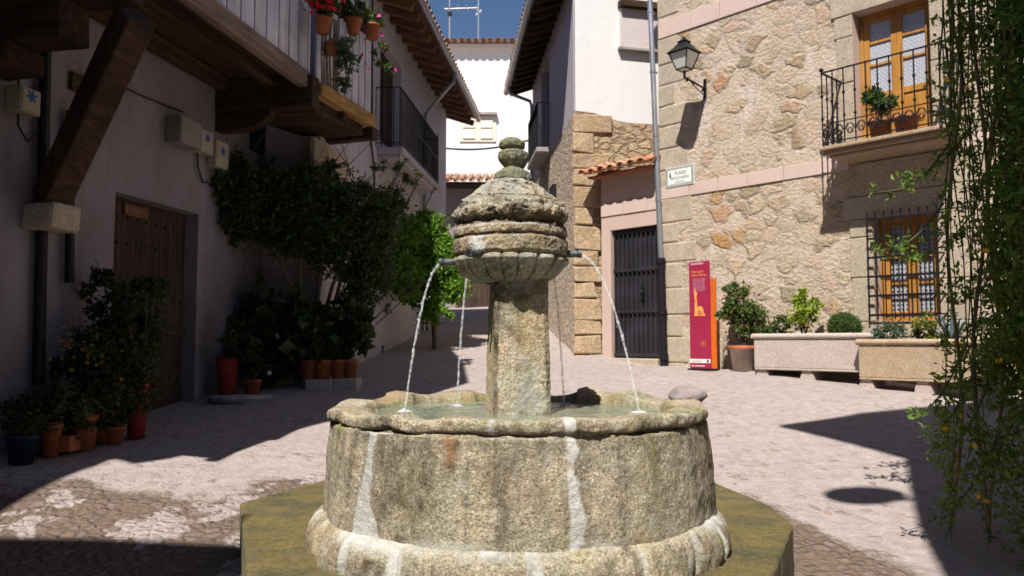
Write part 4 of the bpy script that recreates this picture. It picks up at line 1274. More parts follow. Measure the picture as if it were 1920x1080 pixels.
# street-name tile plaque
qx0, qz1 = RW.hit(1251, 318); qx1, qz0 = RW.hit(1302, 344)
qx0 = RW.hit(1250, 335)[0]; qx1 = RW.hit(1303, 330)[0]; qz1 = RW.hit(1276, 312)[1]; qz0 = RW.hit(1276, 349)[1]
pq = thing('street_plaque', 'white glazed street name plaque with green checked border and dark lettering', 'sign', RW.mat @ T((qx0 + qx1) / 2, -0.03, (qz0 + qz1) / 2))
W2, H2 = (qx1 - qx0) / 2, (qz1 - qz0) / 2
mb = MB(); mb.box(-W2, W2, 0, 0.022, -H2, H2); mkobj('tile_panel', mb, M_TILEW, pq, bevel=0.002)
mb = MB(); s_ = 0.021
nx = int(2 * W2 / (2 * s_)); nz = int(2 * H2 / (2 * s_))
for i in range(nx):
    x = -W2 + .004 + i * (2 * W2 - .008) / nx
    for k, z in enumerate((-H2 + .004, -H2 + .004 + s_, H2 - .004 - 2 * s_, H2 - .004 - s_)): mb.box(x + (k % 2) * s_, x + (k % 2) * s_ + s_, -0.0015, 0.001, z, z + s_)
for i in range(nz):
    z = -H2 + .046 + i * (2 * H2 - .09) / nz
    for x in (-W2 + .004, W2 - .004 - 2 * s_): mb.box(x, x + s_, -0.0015, 0.001, z, z + s_); mb.box(x + s_, x + 2 * s_, -0.0015, 0.001, z + s_ * .8, z + 1.6 * s_)
mkobj('checked_border', mb, M_TILEG, pq)
lettering('PLAZA', 0.075, pq, 0.02, -0.002, 0.03, M_TILEG)
lettering('FUENTE LOS CHORROS', 0.058, pq, 0.0, -0.002, -0.045, M_TILEG, sx=min(1, 2 * (W2 - .06) / 0.72))
lettering('(SIGLO XVI)', 0.035, pq, 0.0, -0.002, -0.098, M_TILEG)
mb = MB(); mb.prism([(-W2 + .075, 0), (-W2 + .115, 0), (-W2 + .11, 0.02), (-W2 + .10, 0.06), (-W2 + .105, 0.08), (-W2 + .085, 0.08), (-W2 + .08, 0.05)], -0.001, 0.001)
mb.v = [(x, -0.002 + z, y) for x, y, z in mb.v]
mkobj('emblem', mb, M_SIGNK, pq)

# tall crimson information sign
b0 = on_ground(1316, 686); fl = RW.loc(b0); ysg = min(-0.35, fl.y)
ysg = -0.42
gx0 = RW.hit(1293, 600, ysg)[0]; gx1 = RW.hit(1331, 600, ysg)[0]
gxm = (gx0 + gx1) / 2; gp = RW.g(gxm, ysg, 0); g0 = gz(gp.x, gp.y)
ztop = RW.hit(1310, 490, ysg)[1]; zorg = RW.hit(1335, 522, ysg)[1]
sg = thing('information_totem', 'tall narrow crimson information panel with yellow tower drawing and orange side post', 'sign', RW.mat @ T(gxm, ysg, g0))
hw = (gx1 - gx0) / 2; HT = ztop - g0
mb = MB(); mb.box(-hw, hw, 0, 0.025, 0.02, HT); pn = mkobj('panel', mb, M_REDSIGN, sg, bevel=0.003)
mb = MB(); mb.box(hw - 0.06, hw + 0.085, 0.03, 0.055, 0.02, zorg - g0); mkobj('side_post', mb, M_ORANGE, sg, bevel=0.003)
mb = MB(); mb.box(-hw - 0.03, hw + 0.1, -0.03, 0.09, -0.03, 0.018); mkobj('foot_plate', mb, M_IRON, sg)
k = HT / 198.0      # metres per photo pixel
lettering('MUNICIPIO', 0.045, pn, -hw + 0.03, -0.002, HT - 6 * k, M_SIGNW, 'LEFT')
lettering('Plaza Fuente\nde los Chorros', 0.052, pn, -hw + 0.045, -0.002, HT - 21 * k, M_SIGNO, 'LEFT', sx=0.82)
for i in range(9):
    lettering(random.choice(['La fuente de piedra que', 'preside la plaza recoge', 'el agua de los chorros', 'desde hace cuatro siglos']), 0.027, pn, -hw + 0.07, -0.002, HT - (33 + i * 2.7) * k, M_SIGNP, 'LEFT', sx=0.82)
tw = MB()
tx = -hw + 0.085
poly = [(0, 0), (0.2, 0), (0.2, .02), (.17, .03), (.16, .1), (.135, .14), (.10, .145), (.06, .13), (.05, .2), (.045, .30), (.06, .33), (.045, .36), (.035, .37), (.02, .44), (.008, .37), (.0, .33), (.012, .30), (.012, .06)]
b = len(tw.v); tw.prism(poly, 0, .001); tw.v = [(x * 1.0 + tx, -0.0015 - z, y + HT - 100 * k) for x, y, z in tw.v]
mkobj('tower_drawing', tw, M_SIGNO, pn)
dk = MB()
for (ax, az, aw, ah) in ((.075, .012, .02, .07), (.108, .012, .018, .06), (.14, .012, .01, .045), (.02, .2, .008, .05)):
    dk.box(tx + ax, tx + ax + aw, -0.004, -0.003, HT - 100 * k + az, HT - 100 * k + az + ah)
mkparts('arch_opening', dk, M_REDSIGN, pn)
wb = MB(); wb.box(-hw + .001, hw - .001, -0.003, 0.0, 12.5 * k, 19.5 * k); wbo = mkobj('white_band', wb, M_SIGNW, pn)
lettering('www.turismo', 0.03, wbo, -hw + .03, -0.0045, 14.7 * k, M_SIGNK, 'LEFT')
em = MB(); em.tube([(hw - .045, -0.0035, 16 * k), (hw - .045, -0.005, 16 * k)], 0.02, 12); mkobj('emblem', em, M_SIGNK, wbo)
em = MB(); em.tube([(-hw + .05, -0.001, 7 * k), (-hw + .05, -0.003, 7 * k)], 0.014, 12)
for i in range(5): em.box(-hw + .09 + i * .035, -hw + .115 + i * .035, -0.003, -0.001, 6 * k, 8 * k)
mkparts('logo', em, M_SIGNW, pn)
em = MB()
for i in range(12):
    a = i * math.pi / 6; em.beam((hw - .12 + .03 * math.cos(a), -0.002, 47 * k + .03 * math.sin(a)), (hw - .12 + .055 * math.cos(a), -0.002, 47 * k + .055 * math.sin(a)), 0.003, 0.008)
em.tube([(hw - .12, -0.001, 47 * k), (hw - .12, -0.003, 47 * k)], 0.017, 12)
mkobj('sun_drawing', em, plain('sign_gold_print', (0.55, 0.16, 0.07), 0.5), pn)
em = MB()
hp = [(-hw + .06, 29), (-hw + .12, 32), (-hw + .17, 36), (-hw + .21, 33.5), (-hw + .25, 31), (-hw + .30, 29)]
for a, b in zip(hp[:-1], hp[1:]): em.beam((a[0], -0.0015, a[1] * k), (b[0], -0.0015, b[1] * k), 0.002, 0.012)
mkobj('hill_drawing', em, plain('sign_faint_print', (0.30, 0.03, 0.11), 0.5), pn)

# ------------------------------------------------------------------ annex with dark gate
ax0 = RW.hit(1129, 600)[0]
an = thing('gate_annex', 'small pink rendered annex with clay tile roof between the alley corner and drainpipe', 'building', RW.mat @ T(ax0, 0.0, 0))
AW_ = -ax0
ax = lambda px, py, y=0: (RW.hit(px, py, y)[0] - ax0, RW.hit(px, py, y)[1])
dx0, dz1 = ax(1145, 432); dx1, _ = ax(1236, 430); dz0 = ax(1190, 672)[1]
dx1 = min(dx1, AW_ - 0.03)
ztopA = ax(1180, 318)[1]
mb = MB(); mb.wall(0, AW_ - 0.005, -1.2, ztopA, [(dx0, dx1, dz0, dz1)], 0.0, 0.14)
mb.quad([(0, 0, -1.2), (0, 0, ztopA + 0.05), (0, 0.9, ztopA + 0.5), (0, 0.9, -1.2)])
mkobj('wall', mb, M_PINK, an)
mb = MB(); zc0, zc1 = ax(1180, 400)[1], ax(1180, 376)[1]
course(mb, zc0, zc1, 0.0, AW_ - 0.02, 0.55); mkobj('string_course', mb, M_COURSE, an, bevel=0.005)
mb = MB(); barrel_tiles(mb, -0.14, AW_ - 0.12, -0.28, ztopA - 0.03, 0.85, 0.30, 0.2, 0.4, 0.075)
mkobj('roof', mb, M_TILE, an)
mb = MB(); mb.box(-0.14, AW_ - 0.03, -0.2, 0.0, ztopA - 0.07, ztopA - 0.04); mkobj('eave_board', mb, M_TERRA, an)
gt = MB(); gt.box(dx0 + .004, dx1 - .004, 0.10, 0.12, dz0, dz1 - .003)
gate = mkobj('gate', gt, M_GATE, an)
gb = MB(); nb = 10
for i in range(nb + 1):
    x = dx0 + .03 + (dx1 - dx0 - .06) * i / nb; gb.box(x - .011, x + .011, 0.06, 0.1, dz0 + .03, dz1 - .02)
for z in (dz0 + .06, dz0 + (dz1 - dz0) * .36, dz0 + (dz1 - dz0) * .68, dz1 - .06): gb.box(dx0 + .01, dx1 - .01, 0.05, 0.062, z - .025, z + .025)
mkobj('gate_bars', gb, M_GATE, gate)
hd = MB(); hd.ball((dx0 + (dx1 - dx0) * .62, 0.03, dz0 + (dz1 - dz0) * .5), 0.035, 10); hd.box(dx0 + (dx1 - dx0) * .62 - .025, dx0 + (dx1 - dx0) * .62 + .025, .03, .055, dz0 + (dz1 - dz0) * .45, dz0 + (dz1 - dz0) * .56)
mkobj('handle', hd, M_IRON, gate)
mb = MB(); mb.box(dx0 - .05, dx1 + .02, -0.1, 0.12, dz0 - 0.3, dz0 - 0.004); mkobj('doorstep', mb, M_GRAN, an, bevel=.01)

# ------------------------------------------------------------------ central white house over its stone base
CX, CY = 1.13, 14.2
CW = Fr(CX, CY, 1.0, 0.25)
ALW = Fr(CX, CY, 0.087, -0.996)
ALo = CW.mat.inverted() @ ALW.mat
ch = thing('white_corner_house', 'whitewashed corner house over a golden stone ground floor with deep dark eaves', 'house', CW.mat)
zs = ALW.hit(1079, 205)[1]
# front: stone, top edge sinks to the right
mb = MB()
zr = CW.hit(1222, 236)[1]; xr = CW.hit(1222, 236)[0]
n = 24
rows0 = []
top = []
for i in range(n + 1):
    x = 3.2 * i / n; f = min(1, x / xr); z = zs + (zr - zs) * f + 0.03 * math.sin(x * 5) * (1 if i else 0)
    top.append((x, -0.0, z)); rows0.append((x, 0.0 - 0.0, -1.2))
mb.grid([rows0, top], 0, False)
mkobj('stone_base', mb, M_RUBBLE_G, ch)
mb = MB(); mb.wall(0, 3.4, zr - 0.3, 8.5, [], 0.035)
mkobj('front_wall', mb, M_WHITE, ch)
# quoins on the corner
mb = MB(); z = -0.5; i = 0
while z < zs - 0.1:
    h = random.uniform(0.26, 0.44); h = min(h, zs - z); L = (0.36, 0.68, 0.46, 0.6)[i % 4] * random.uniform(0.9, 1.1)
    if z < 2.2: L = min(L, 0.47)
    mb.box(-0.03, L, -0.045, 0.05, z + .012, z + h - .012, j=0.024); z += h; i += 1
q_ = mkobj('quoins', mb, M_QUOIN, ch, bevel=0.018)
# shutter
ux0, uz1 = CW.hit(1163, 14, -0.02); ux1, uz0 = CW.hit(1214, 93, -0.02)
mb = MB(); mb.box(ux0, ux1 + 0.4, -0.03, 0.036, uz0, uz1)
shu = mkobj('shutter', mb, plaster('shutter_paint', (0.62, 0.55, 0.54), (0.55, 0.48, 0.47), 0.3), ch, bevel=.01)
mb = MB(); mb.box(ux0 - .04, ux1 + .5, -0.07, 0.03, uz0 - .045, uz0 - .002); mkobj('window_sill', mb, M_CONC, ch)
mb = MB(); mb.box(ux0 - .03, ux1 + .5, -0.14, 0.03, uz1 + .003, uz1 + .12); mkobj('shutter_box', mb, M_OLDX, ch)
# alley side
aL = 6.7
wa0 = ALW.hit(1015, 230)[0]; wa1 = ALW.hit(1030, 230)[0]; wz_0 = ALW.hit(1022, 285)[1]; wz_1 = ALW.hit(1022, 118)[1]
mb = MB(); mb.wall(-aL, 0, zs, 7.2, [(wa0, wa1, max(zs + .02, wz_0), wz_1)], 0.0, 0.2)
mb.quad([(-aL, 0, -1), (-aL, 0, 7.2), (-aL, 4, 7.2), (-aL, 4, -1)])
sw = mkobj('side_wall', mb, M_WHITEOLD2_SHADE, ch, ALo)
mb = MB(); mb.box(wa0 + .01, wa1 - .01, 0.15, 0.19, max(zs + .03, wz_0), wz_1 - .01); mkobj('window', mb, M_DGLASS, ch, ALo)
n = 40; rowa = []; rowb = []
mb = MB(); P = []
for k in range(13):
    t = k / 12; row = []
    for i in range(n + 1):
        x = -aL + aL * i / n; z = -1 + (zs + 1) * t
        bat = 0.0 * (1 - t) * max(0, (x + aL) / aL)
        row.append((x, -bat + (0 if t == 1 else 0.02 * noise.noise(Vector((x * 3, z * 3, 0)))), z))
    P.append(row)
mb.grid(P, 0, False); mkobj('alley_stone_base', mb, M_RUBBLE_D, ch, ALo)
mb = MB(); wxa = ALW.hit(1040, 370)[0]; mb.box(wxa - .25, wxa + .3, -0.09, 0.02, ALW.hit(1040, 400)[1], ALW.hit(1040, 350)[1]); mkobj('vent_window', mb, M_DARK, ch, ALo)
# side balcony
mb = MB(); za = ALW.hit(1024, 292)[1]; mb.box(wa0 - .25, wa1 + .25, -0.32, 0.0, za - .1, za)
bl = mkobj('balcony', mb, M_CONC, ch, ALo, bevel=.01)
mb = MB(); railing(mb, [(wa0 - .22, 0), (wa0 - .22, -.29), (wa1 + .22, -.29), (wa1 + .22, 0)], za, 1.0, 0.12, 0.009, False)
mkobj('railing', mb, M_IRON, bl)
# eaves
mb = MB(); ez = 6.62; x1e = 0.04
mb.quad([(-aL - .2, -0.62, ez + .10), (x1e, -0.62, ez + .10), (x1e, 2.5, ez + 1.2), (-aL - .2, 2.5, ez + 1.2)])
mb.quad([(-aL - .2, -0.62, ez + .04), (-aL - .2, 2.5, ez + 1.14), (x1e, 2.5, ez + 1.14), (x1e, -0.62, ez + .04)])
mb.quad([(-aL - .2, -0.62, ez + .04), (x1e, -0.62, ez + .04), (x1e, -0.62, ez + .10), (-aL - .2, -0.62, ez + .10)])
mb.quad([(-aL - .2, -0.62, ez + .04), (-aL - .2, -0.62, ez + .10), (-aL - .2, 2.5, ez + 1.2), (-aL - .2, 2.5, ez + 1.14)])
rf = mkobj('roof', mb, M_OLDX, ch, ALo)
mb = MB(); x = -aL - .1
while x < x1e:
    mb.beam((x, 0.15, ez + .21), (x, -0.6, ez - .05), 0.08, 0.12); x += 0.42
mkparts('rafter', mb, M_OLDY, rf)
o_ = MB(); gutter(o_, (-aL - .25, -0.68, ez + .03), (x1e, -0.68, ez + .03), 0.075); mkobj('gutter', o_, M_ZINC, rf)
dp = MB(); dp.tube([(-aL + .35, -0.68, ez - .03), (-aL + .35, -0.62, ez - .18), (-aL + .3, -0.1, ez - .35), (-aL + .3, -0.06, ez - .5), (-aL + .3, -0.06, 0.2)], 0.045, 10); mkobj('drainpipe', dp, M_ZINC, rf)
mb = MB(); barrel_tiles(mb, -aL, x1e, -0.66, ez + .10, 2.4, 0.86, 0.24, 0.48, 0.085); mkobj('roof_tiles', mb, M_TILE, rf)

# ------------------------------------------------------------------ far white building
FB = Fr(0, 30.0, 1, 0)
fz = FB.hit(900, 84)[1]
fb = thing('far_white_building', 'bright white building closing the far end of the alley under a clay tile roof', 'building', T(0, 30, 0))
a0, b1 = FB.hit(862, 222); a1, b0_ = FB.hit(930, 266)
M_FARW = plaster('far_whitewash', (0.84, 0.83, 0.81), (0.74, 0.72, 0.70), 0.3, 0.1)
mb = MB(); mb.wall(-8, 8, 0, fz, [], 0); mb.quad([(-8, 0, 0), (-8, 0, fz), (-8, 8, fz), (-8, 8, 0)]); mb.quad([(8, 0, 0), (8, 8, 0), (8, 8, fz), (8, 0, fz)])
mb.box(-8, 8, -0.12, 0.0, fz - 0.22, fz)
mkobj('wall', mb, M_FARW, fb)
mb = MB(); barrel_tiles(mb, -8.2, 8.2, -0.35, fz, 4.5, 1.4, 0.27, 0.9, 0.1); mkobj('roof', mb, M_TILE, fb)
M_CREAM = plain('cream_paint', (0.80, 0.74, 0.58), 0.7, 0, 0.06)
mb = MB(); mb.box(a0, a1, -0.05, 0.0, b0_, b1); wn = mkobj('window', mb, M_CREAM, fb)
mb = MB(); am = (a0 + a1) / 2
for (p, q) in ((a0 + .12, am - .1), (am + .1, a1 - .12)):
    mb.box(p, q, -0.09, -0.052, b0_ + .1, b0_ + .45); mb.box(p, q, -0.09, -0.052, b0_ + .52, b1 - .08)
mkparts('shutter', mb, plain('pale_shutter', (0.82, 0.78, 0.68), 0.7, 0, 0.06), wn, bevel=0.02)
mb = MB(); mb.box(FB.hit(890, 200)[0], FB.hit(932, 200)[0], -0.22, 0.0, b1 + .10, b1 + .2); mkobj('window_hood', mb, M_CONC, fb)
LB = Fr(0, 27.0, 1, 0)
l1 = LB.hit(900, 326)[1]; l0 = LB.hit(900, 348)[1]
lb = thing('low_far_building', 'low dusky pink building with orange tiled roof edge across the end of the alley', 'building', T(0, 27, 0))
mb = MB(); mb.wall(-7, 7, 0, l0 - .1, [(-1.9, -0.6, 0.9, 2.6)], 0, .2); mb.quad([(-7, 0, 0), (-7, 0, l0), (-7, 3, l0), (-7, 3, 0)])
mkobj('wall', mb, plaster('dusky_render', (0.30, 0.24, 0.24), (0.22, 0.17, 0.17), 0.5), lb)
mb = MB(); mb.box(-1.9, -0.6, .15, .19, .9, 2.6); mkobj('door', mb, M_OLDZ, lb)
mb = MB(); mb.box(-7, 7, -0.75, 2.8, l0 - .1, l0 - .02); mkobj('eave', mb, M_OLDX, lb)
mb = MB(); barrel_tiles(mb, -7, 7, -0.85, l0 - .02, 2.8, 0.75, 0.26, 0.7, 0.1); mkobj('roof', mb, M_TILE, lb)
# low sunlit wall at the bend of the alley
cb = thing('overhead_cable', 'thin dark cable strung across the far white wall', 'cable')
mb = MB(); A = at(800, 274, 24); B = at(1010, 258, 24)
mb.tube([A.lerp(B, t / 12) + Vector((0, 0, -0.22 * math.sin(math.pi * t / 12))) for t in range(13)], 0.03, 6); mkobj('wire', mb, M_CABLE, cb)
# antenna on the far roof
ap = at(843, 66, 31.0)
an_ = thing('roof_antenna', 'television antenna with long horizontal boom standing above the far tiled roof', 'antenna', T(ap.x, ap.y, ap.z))
mb = MB(); mb.tube([(0, 0, -0.4), (0, 0, 2.6)], 0.04, 8); mkobj('mast', mb, M_ANT, an_)
mb = MB(); zz = at(843, 17, 31).z - ap.z; mb.tube([(-0.2, 0, zz), (1.15, 0, zz + .05)], 0.025, 6)
for t in (0, .35, .7, 1.1): mb.tube([(t, -.35, zz + .02), (t, .35, zz + .02)], 0.012, 5)
mkobj('boom', mb, M_ANT, an_)
mb = MB(); mb.box(-.08, .08, -.08, .08, zz - .28, zz - .1); mkobj('amplifier', mb, M_IRON, an_, bevel=.02)
ap = at(897, 70, 31.0)
an2 = thing('roof_antenna', 'plain antenna mast right of the one with a boom on the far roof', 'antenna', T(ap.x, ap.y, ap.z))
mb = MB(); mb.tube([(0, 0, -0.4), (0, 0, 2.6)], 0.035, 8); mkobj('mast', mb, M_ANT, an2)
mb = MB(); mb.tube([(-0.12, 0, 1.15), (.12, 0, 1.0)], 0.02, 6); mb.tube([(-0.12, 0, .9), (.12, 0, 1.1)], 0.02, 6); mkobj('dipole', mb, M_ANT, an2)

# ------------------------------------------------------------------ left timber-jettied house
LW = Fr(-4.12, 8.3, 0.177, 0.984)
lh = thing('timber_jettied_house', 'old whitewashed house with overhanging timber gallery and studded plank door on the left', 'house', LW.mat)
ddx0, ddz1 = LW.hit(217, 356); ddx1, _ = LW.hit(372, 420); ddz1b = LW.hit(372, 404)[1]
ddz0 = min(LW.hit(217, 790)[1], LW.hit(365, 752)[1]) - 0.05
ddz1 = (ddz1 + ddz1b) / 2
xe = 3.3
mb = MB(); mb.wall(-9, xe, -1.8, 6.7, [(ddx0, ddx1, ddz0, ddz1)], 0, 0.22)
mkobj('wall', mb, M_WHITEOLD_SHADE, lh)
# return wall to the next house, and that stretch's small window
dd_ = MB(); pl_n = 9
for i in range(pl_n):
    a = ddx0 + .004 + (ddx1 - ddx0 - .008) * i / pl_n; b = ddx0 + .004 + (ddx1 - ddx0 - .008) * (i + 1) / pl_n
    dd_.box(a + .003, b - .003, 0.17, 0.21 + random.uniform(0, .004), ddz0, ddz1 - .004)
dd_.box(ddx0 + .01, ddx1 - .01, 0.13, 0.168, ddz0 + .95, ddz0 + 1.0)
door = mkobj('plank_door', dd_, M_OLDZ, lh, bevel=.004)
st = MB()
for z in (ddz1 - .22, ddz1 - .5, ddz0 + 1.35, ddz0 + 0.45):
    for i in range(pl_n): st.ball((ddx0 + (ddx1 - ddx0) * (i + .5) / pl_n, 0.165, z), 0.018, 8)
mkparts('iron_stud', st, M_IRON, door)
mb = MB(); mb.box(ddx0 + .35, ddx0 + .75, 0.14, 0.168, ddz1 - .18, ddz1 - .06); mkobj('nailed_patch', mb, M_RAFT, door)
mb = MB(); mb.box(ddx0 - .15, ddx1 + .05, -0.08, 0.2, ddz0 - .2, ddz0 + .02, j=.01); mkobj('doorstep', mb, M_GRAN, lh, bevel=.02)
# jetty
jx1 = LW.loc((-2.53, 10.0, 0)).x; jy = LW.loc((-2.53, 10.0, 0)).y
jzb = LW.hit(580, 165, jy)[1]
j0 = -3.85
jet = MB()
nb = 9
for i in range(nb):          # floor boards seen from below, running along the house
    y0 = jy + .14 + (-jy - .14) * i / nb; y1 = jy + .14 + (-jy - .14) * (i + 1) / nb
    jet.box(j0, jx1 - .02, y0 + .004, y1 - .004, jzb + .17, jzb + .2 + random.uniform(0, .01))
jet.box(j0, jx1 - .02, jy + .14, 0, jzb + .215, jzb + .235)
gal = mkobj('gallery_floor', jet, M_OLDX, lh)
mb = MB(); mb.box(j0, jx1 + .02, jy, jy + .14, jzb, jzb + .21, j=.012); mkobj('edge_beam', mb, M_GREYX, gal, bevel=.02)
mb = MB(); x = j0 + .2
mb.box(j0, jx1 - .25, jy * .62 - .07, jy * .62 + .07, jzb + .02, jzb + .165, j=.01)
mb.box(j0, jx1 - .25, -.22, -.06, jzb + .0, jzb + .165, j=.01)
mkparts('joist', mb, M_OLDX, gal, bevel=.015)
mb = MB()
mb.box(jx1 - .17, jx1 + .05, jy - .06, -0.005, jzb - .24, jzb + .168, j=.004); bmz = jzb
mb.box(-1.95, -1.5, jy - .02, -0.005, jzb - .36, jzb - .01, j=.01)
mb.box(-2.9, -2.5, jy * .8, -0.005, jzb - .3, jzb - .01, j=.01)
mb.box(-1.9, -1.55, jy * .66, -0.005, jzb - .72, jzb - .37, j=.01)
mb.box(-1.93, -1.52, jy * .3, -0.005, jzb - .93, jzb - .73, j=.01)
mkparts('cross_beam', mb, M_OLDY, gal, bevel=.015)
mb = MB()
for xx in (jx1 - .15,):
    pts = [(-0.0, jzb - .25), (-.75, jzb - .25), (-.74, jzb - .33), (-.55, jzb - .45), (-.3, jzb - .5), (0, jzb - .5)]
    b = len(mb.v); mb.prism([(p[0], p[1]) for p in pts], xx, xx + .17); mb.v[b:] = [(z, x_, y_) for x_, y_, z in mb.v[b:]]
mkobj('corbel', mb, M_OLDY, gal, bevel=.01)
# white boarded parapet
mb = MB(); x = j0
while x < jx1 - 0.02:
    w_ = random.uniform(.24, .3); mb.box(x + .016, min(jx1, x + w_) - .016, jy + .045, jy + .075, jzb + .215, jzb + 1.3 + 0.0); x += w_
par = mkobj('gallery_boards', mb, M_BOARDW, lh)
mb = MB(); mb.box(j0, jx1 + .03, jy + .08, jy + .12, jzb + .22, jzb + 1.3); mkobj('board_backing', mb, M_OLDX, par)
mb = MB(); mb.box(j0, jx1 + .06, jy, jy + .14, jzb + 1.305, jzb + 1.4); mkobj('handrail', mb, M_OLDX, par)
mb = MB()
for x in (-3.75, -2.2, -.3, jx1 - .05): mb.box(x - .07, x + .07, jy + .13, jy + .27, jzb + .2, 6.0)
mkparts('gallery_post', mb, M_OLDZ, lh)
# second, skewed bay of the gallery
q1 = LW.loc((-2.50, 10.05, 0)); q2 = LW.loc((-2.02, 11.35, 0)); q3 = LW.loc((-2.9, 11.7, 0)); q4 = LW.loc((-3.8, 10.05, 0))
bay = MB(); bay.prism([(q4.x, q4.y), (q1.x, q1.y), (q2.x, q2.y), (q3.x, q3.y)], jzb + .02, jzb + .08)
bo = mkobj('corner_bay_floor', bay, M_OLDY, lh)
mb = MB(); mb.beam((q1.x, q1.y, jzb + .04), (q2.x, q2.y, jzb - .03), 0.16, 0.17); mkobj('edge_beam', mb, M_OCHREX, bo, bevel=.02)
cq = [(q4.x, q4.y), (q1.x, q1.y), (q2.x, q2.y), (q3.x, q3.y)]; cxm = sum(p[0] for p in cq) / 4; cym = sum(p[1] for p in cq) / 4
mb = MB(); mb.prism([(cxm + (x - cxm) * .86, cym + (y - cym) * .86) for x, y in cq], jzb - .24, jzb + .015); mkobj('bay_joists', mb, M_OLDY, bo, bevel=.01)
mb = MB(); mb.beam((q2.x + .03, q2.y - .05, jzb - .19), (q3.x, q3.y, jzb - .19), 0.2, 0.16)
mb.beam(((q1.x + q2.x) / 2, (q1.y + q2.y) / 2, jzb - .12), ((q4.x + q3.x) / 2, (q4.y + q3.y) / 2, jzb - .12), 0.14, 0.13)
mkparts('cross_beam', mb, M_OLDY, bo, bevel=.015)
mb = MB(); n = 8
for i in range(n):
    a = Vector((q1.x, q1.y, 0)).lerp(Vector((q2.x, q2.y, 0)), i / n + .01); b = Vector((q1.x, q1.y, 0)).lerp(Vector((q2.x, q2.y, 0)), (i + 1) / n - .01)
    if i in (1, 2): continue
    mb.beam(a + Vector((0, .03, jzb + .65)), b + Vector((0, .03, jzb + .65)), 0.03, 1.1)
mkobj('bay_boards', mb, M_BOARDW, bo)
mb = MB(); g = random.Random(3)
for i in range(8):
    a = Vector((q1.x, q1.y, 0)).lerp(Vector((q2.x, q2.y, 0)), 0.10 + i * .035)
    mb.tube([a + Vector((0, 0, jzb + .1)), a + Vector((g.uniform(-.05, .05), .02, jzb + .5)), a + Vector((g.uniform(-.1, .1), 0, jzb + 1.1))], 0.012, 5)
mkobj('wicker_trellis', mb, M_STEMB, bo)
mb = MB(); mb.beam((q1.x, q1.y, jzb + 1.25), (q2.x, q2.y, jzb + 1.25), 0.08, 0.08); mkobj('handrail', mb, M_OLDX, bo)
# strut on its stone corbel
cpx = LW.hit(62, 400); 
a = Vector((cpx[0] + .02, -0.16, cpx[1] + .12))
tp = at(226, 92, 6.55); b = LW.loc(tp)
mb = MB(); dv = (b - a); mb.beam(a - dv * .02, a + dv * 1.2, 0.24, 0.28); mkobj('strut', mb, M_OLDX, lh, bevel=.02)
mb = MB(); mb.box(a.x - .17, a.x + .17, -0.34, 0.02, a.z - .27, a.z - .06, j=.02); mkobj('stone_corbel', mb, M_GRAN, lh, bevel=.04)
mb = MB()
for (pa, pb, rr) in (((84, 60), (72, 722), .05), ((128, 325), (130, 530), .042)):
    u0 = LW.hit(*pa, -.07); u1 = LW.hit(*pb, -.07); mb.tube([(u0[0], -.07, u0[1] + (.6 if rr < .05 else .5)), (u1[0], -.07, u1[1])], rr, 10)
mkparts('downpipe', mb, M_IRON, lh)
mb = MB(); hb = LW.hit(180, 170); mb.box(LW.hit(128, 150)[0], LW.hit(215, 170)[0], -.05, 0.0, hb[1] - .1, hb[1] + .06, j=.01); mkobj('wall_plate', mb, M_OLDX, lh)
# upper wall, eaves and roof
mb = MB()
rw_ = [(-5.81, 1.3), (-5.5, 2.25), (-5.0, 1.95), (-4.77, 2.15), (-3.79, 3.68), (-3.0, 5.0), (-2.3, 6.3), (-2.45, 8.6), (-2.9, 11.9), (-6.5, 12.2), (-9.5, 4), (-9.5, -1.0), (-6.2, -0.6)]  # outline shaped so its cast shadow edge lands where wanted on the ground
rl = [LW.loc((x, y, 0)) for x, y in rw_]
mb.prism([(p.x, p.y) for p in rl], 6.6, 6.75)
mkobj('roof', mb, M_TILE, lh)
# meter boxes
def meter(px0, py0, px1, py1, dpt, mat, label, star=True, deep=0.14):
    x0, z1 = LW.hit(px0, py0, -dpt); x1, z0 = LW.hit(px1, py1, -dpt)
    t = thing('meter_box', label, 'box', LW.mat @ T((x0 + x1) / 2, -dpt, (z0 + z1) / 2), 'meter boxes on the left wall')
    w_, h_ = abs(x1 - x0) / 2, abs(z1 - z0) / 2
    mb = MB(); mb.box(-w_, w_, 0, dpt - .001, -h_, h_); mkobj('housing', mb, mat, t, bevel=.012)
    mb = MB(); mb.box(-w_ + .015, w_ - .015, -.008, -.0005, -h_ + .015, h_ - .015); mkobj('lid', mb, mat, t, bevel=.006)
    if star:
        mb = MB()
        for k in range(3): 
            a = k * math.pi / 3 + .2; mb.beam((-math.cos(a) * .055, -.01, .04 - math.sin(a) * .055), (math.cos(a) * .055, -.01, .04 + math.sin(a) * .055), .003, .022)
        mkobj('star_logo', mb, M_BLUEMARK, t)
meter(40, 158, 76, 220, .16, M_BOX, 'beige meter box with blue star beside the diagonal timber strut')
meter(340, 214, 378, 282, .2, M_BOXG, 'plain grey meter box nearest to the plank door', False)
meter(376, 238, 400, 292, .14, M_BOX, 'beige meter box with blue star and red dot next to the grey box')
meter(406, 260, 428, 320, .14, M_BOX, 'beige meter box with blue star, the one closest to the dark climber')
wr = thing('wall_cable', 'thin black cable sagging along the left wall to the meter boxes', 'cable', LW.mat)
mb = MB(); a = LW.hit(205, 150, -.03); b = LW.hit(345, 210, -.03)
mb.tube([(a[0] + (b[0] - a[0]) * t / 10, -.03, a[1] + (b[1] - a[1]) * t / 10 - .02 * math.sin(t / 10 * math.pi)) for t in range(11)], .008, 6)
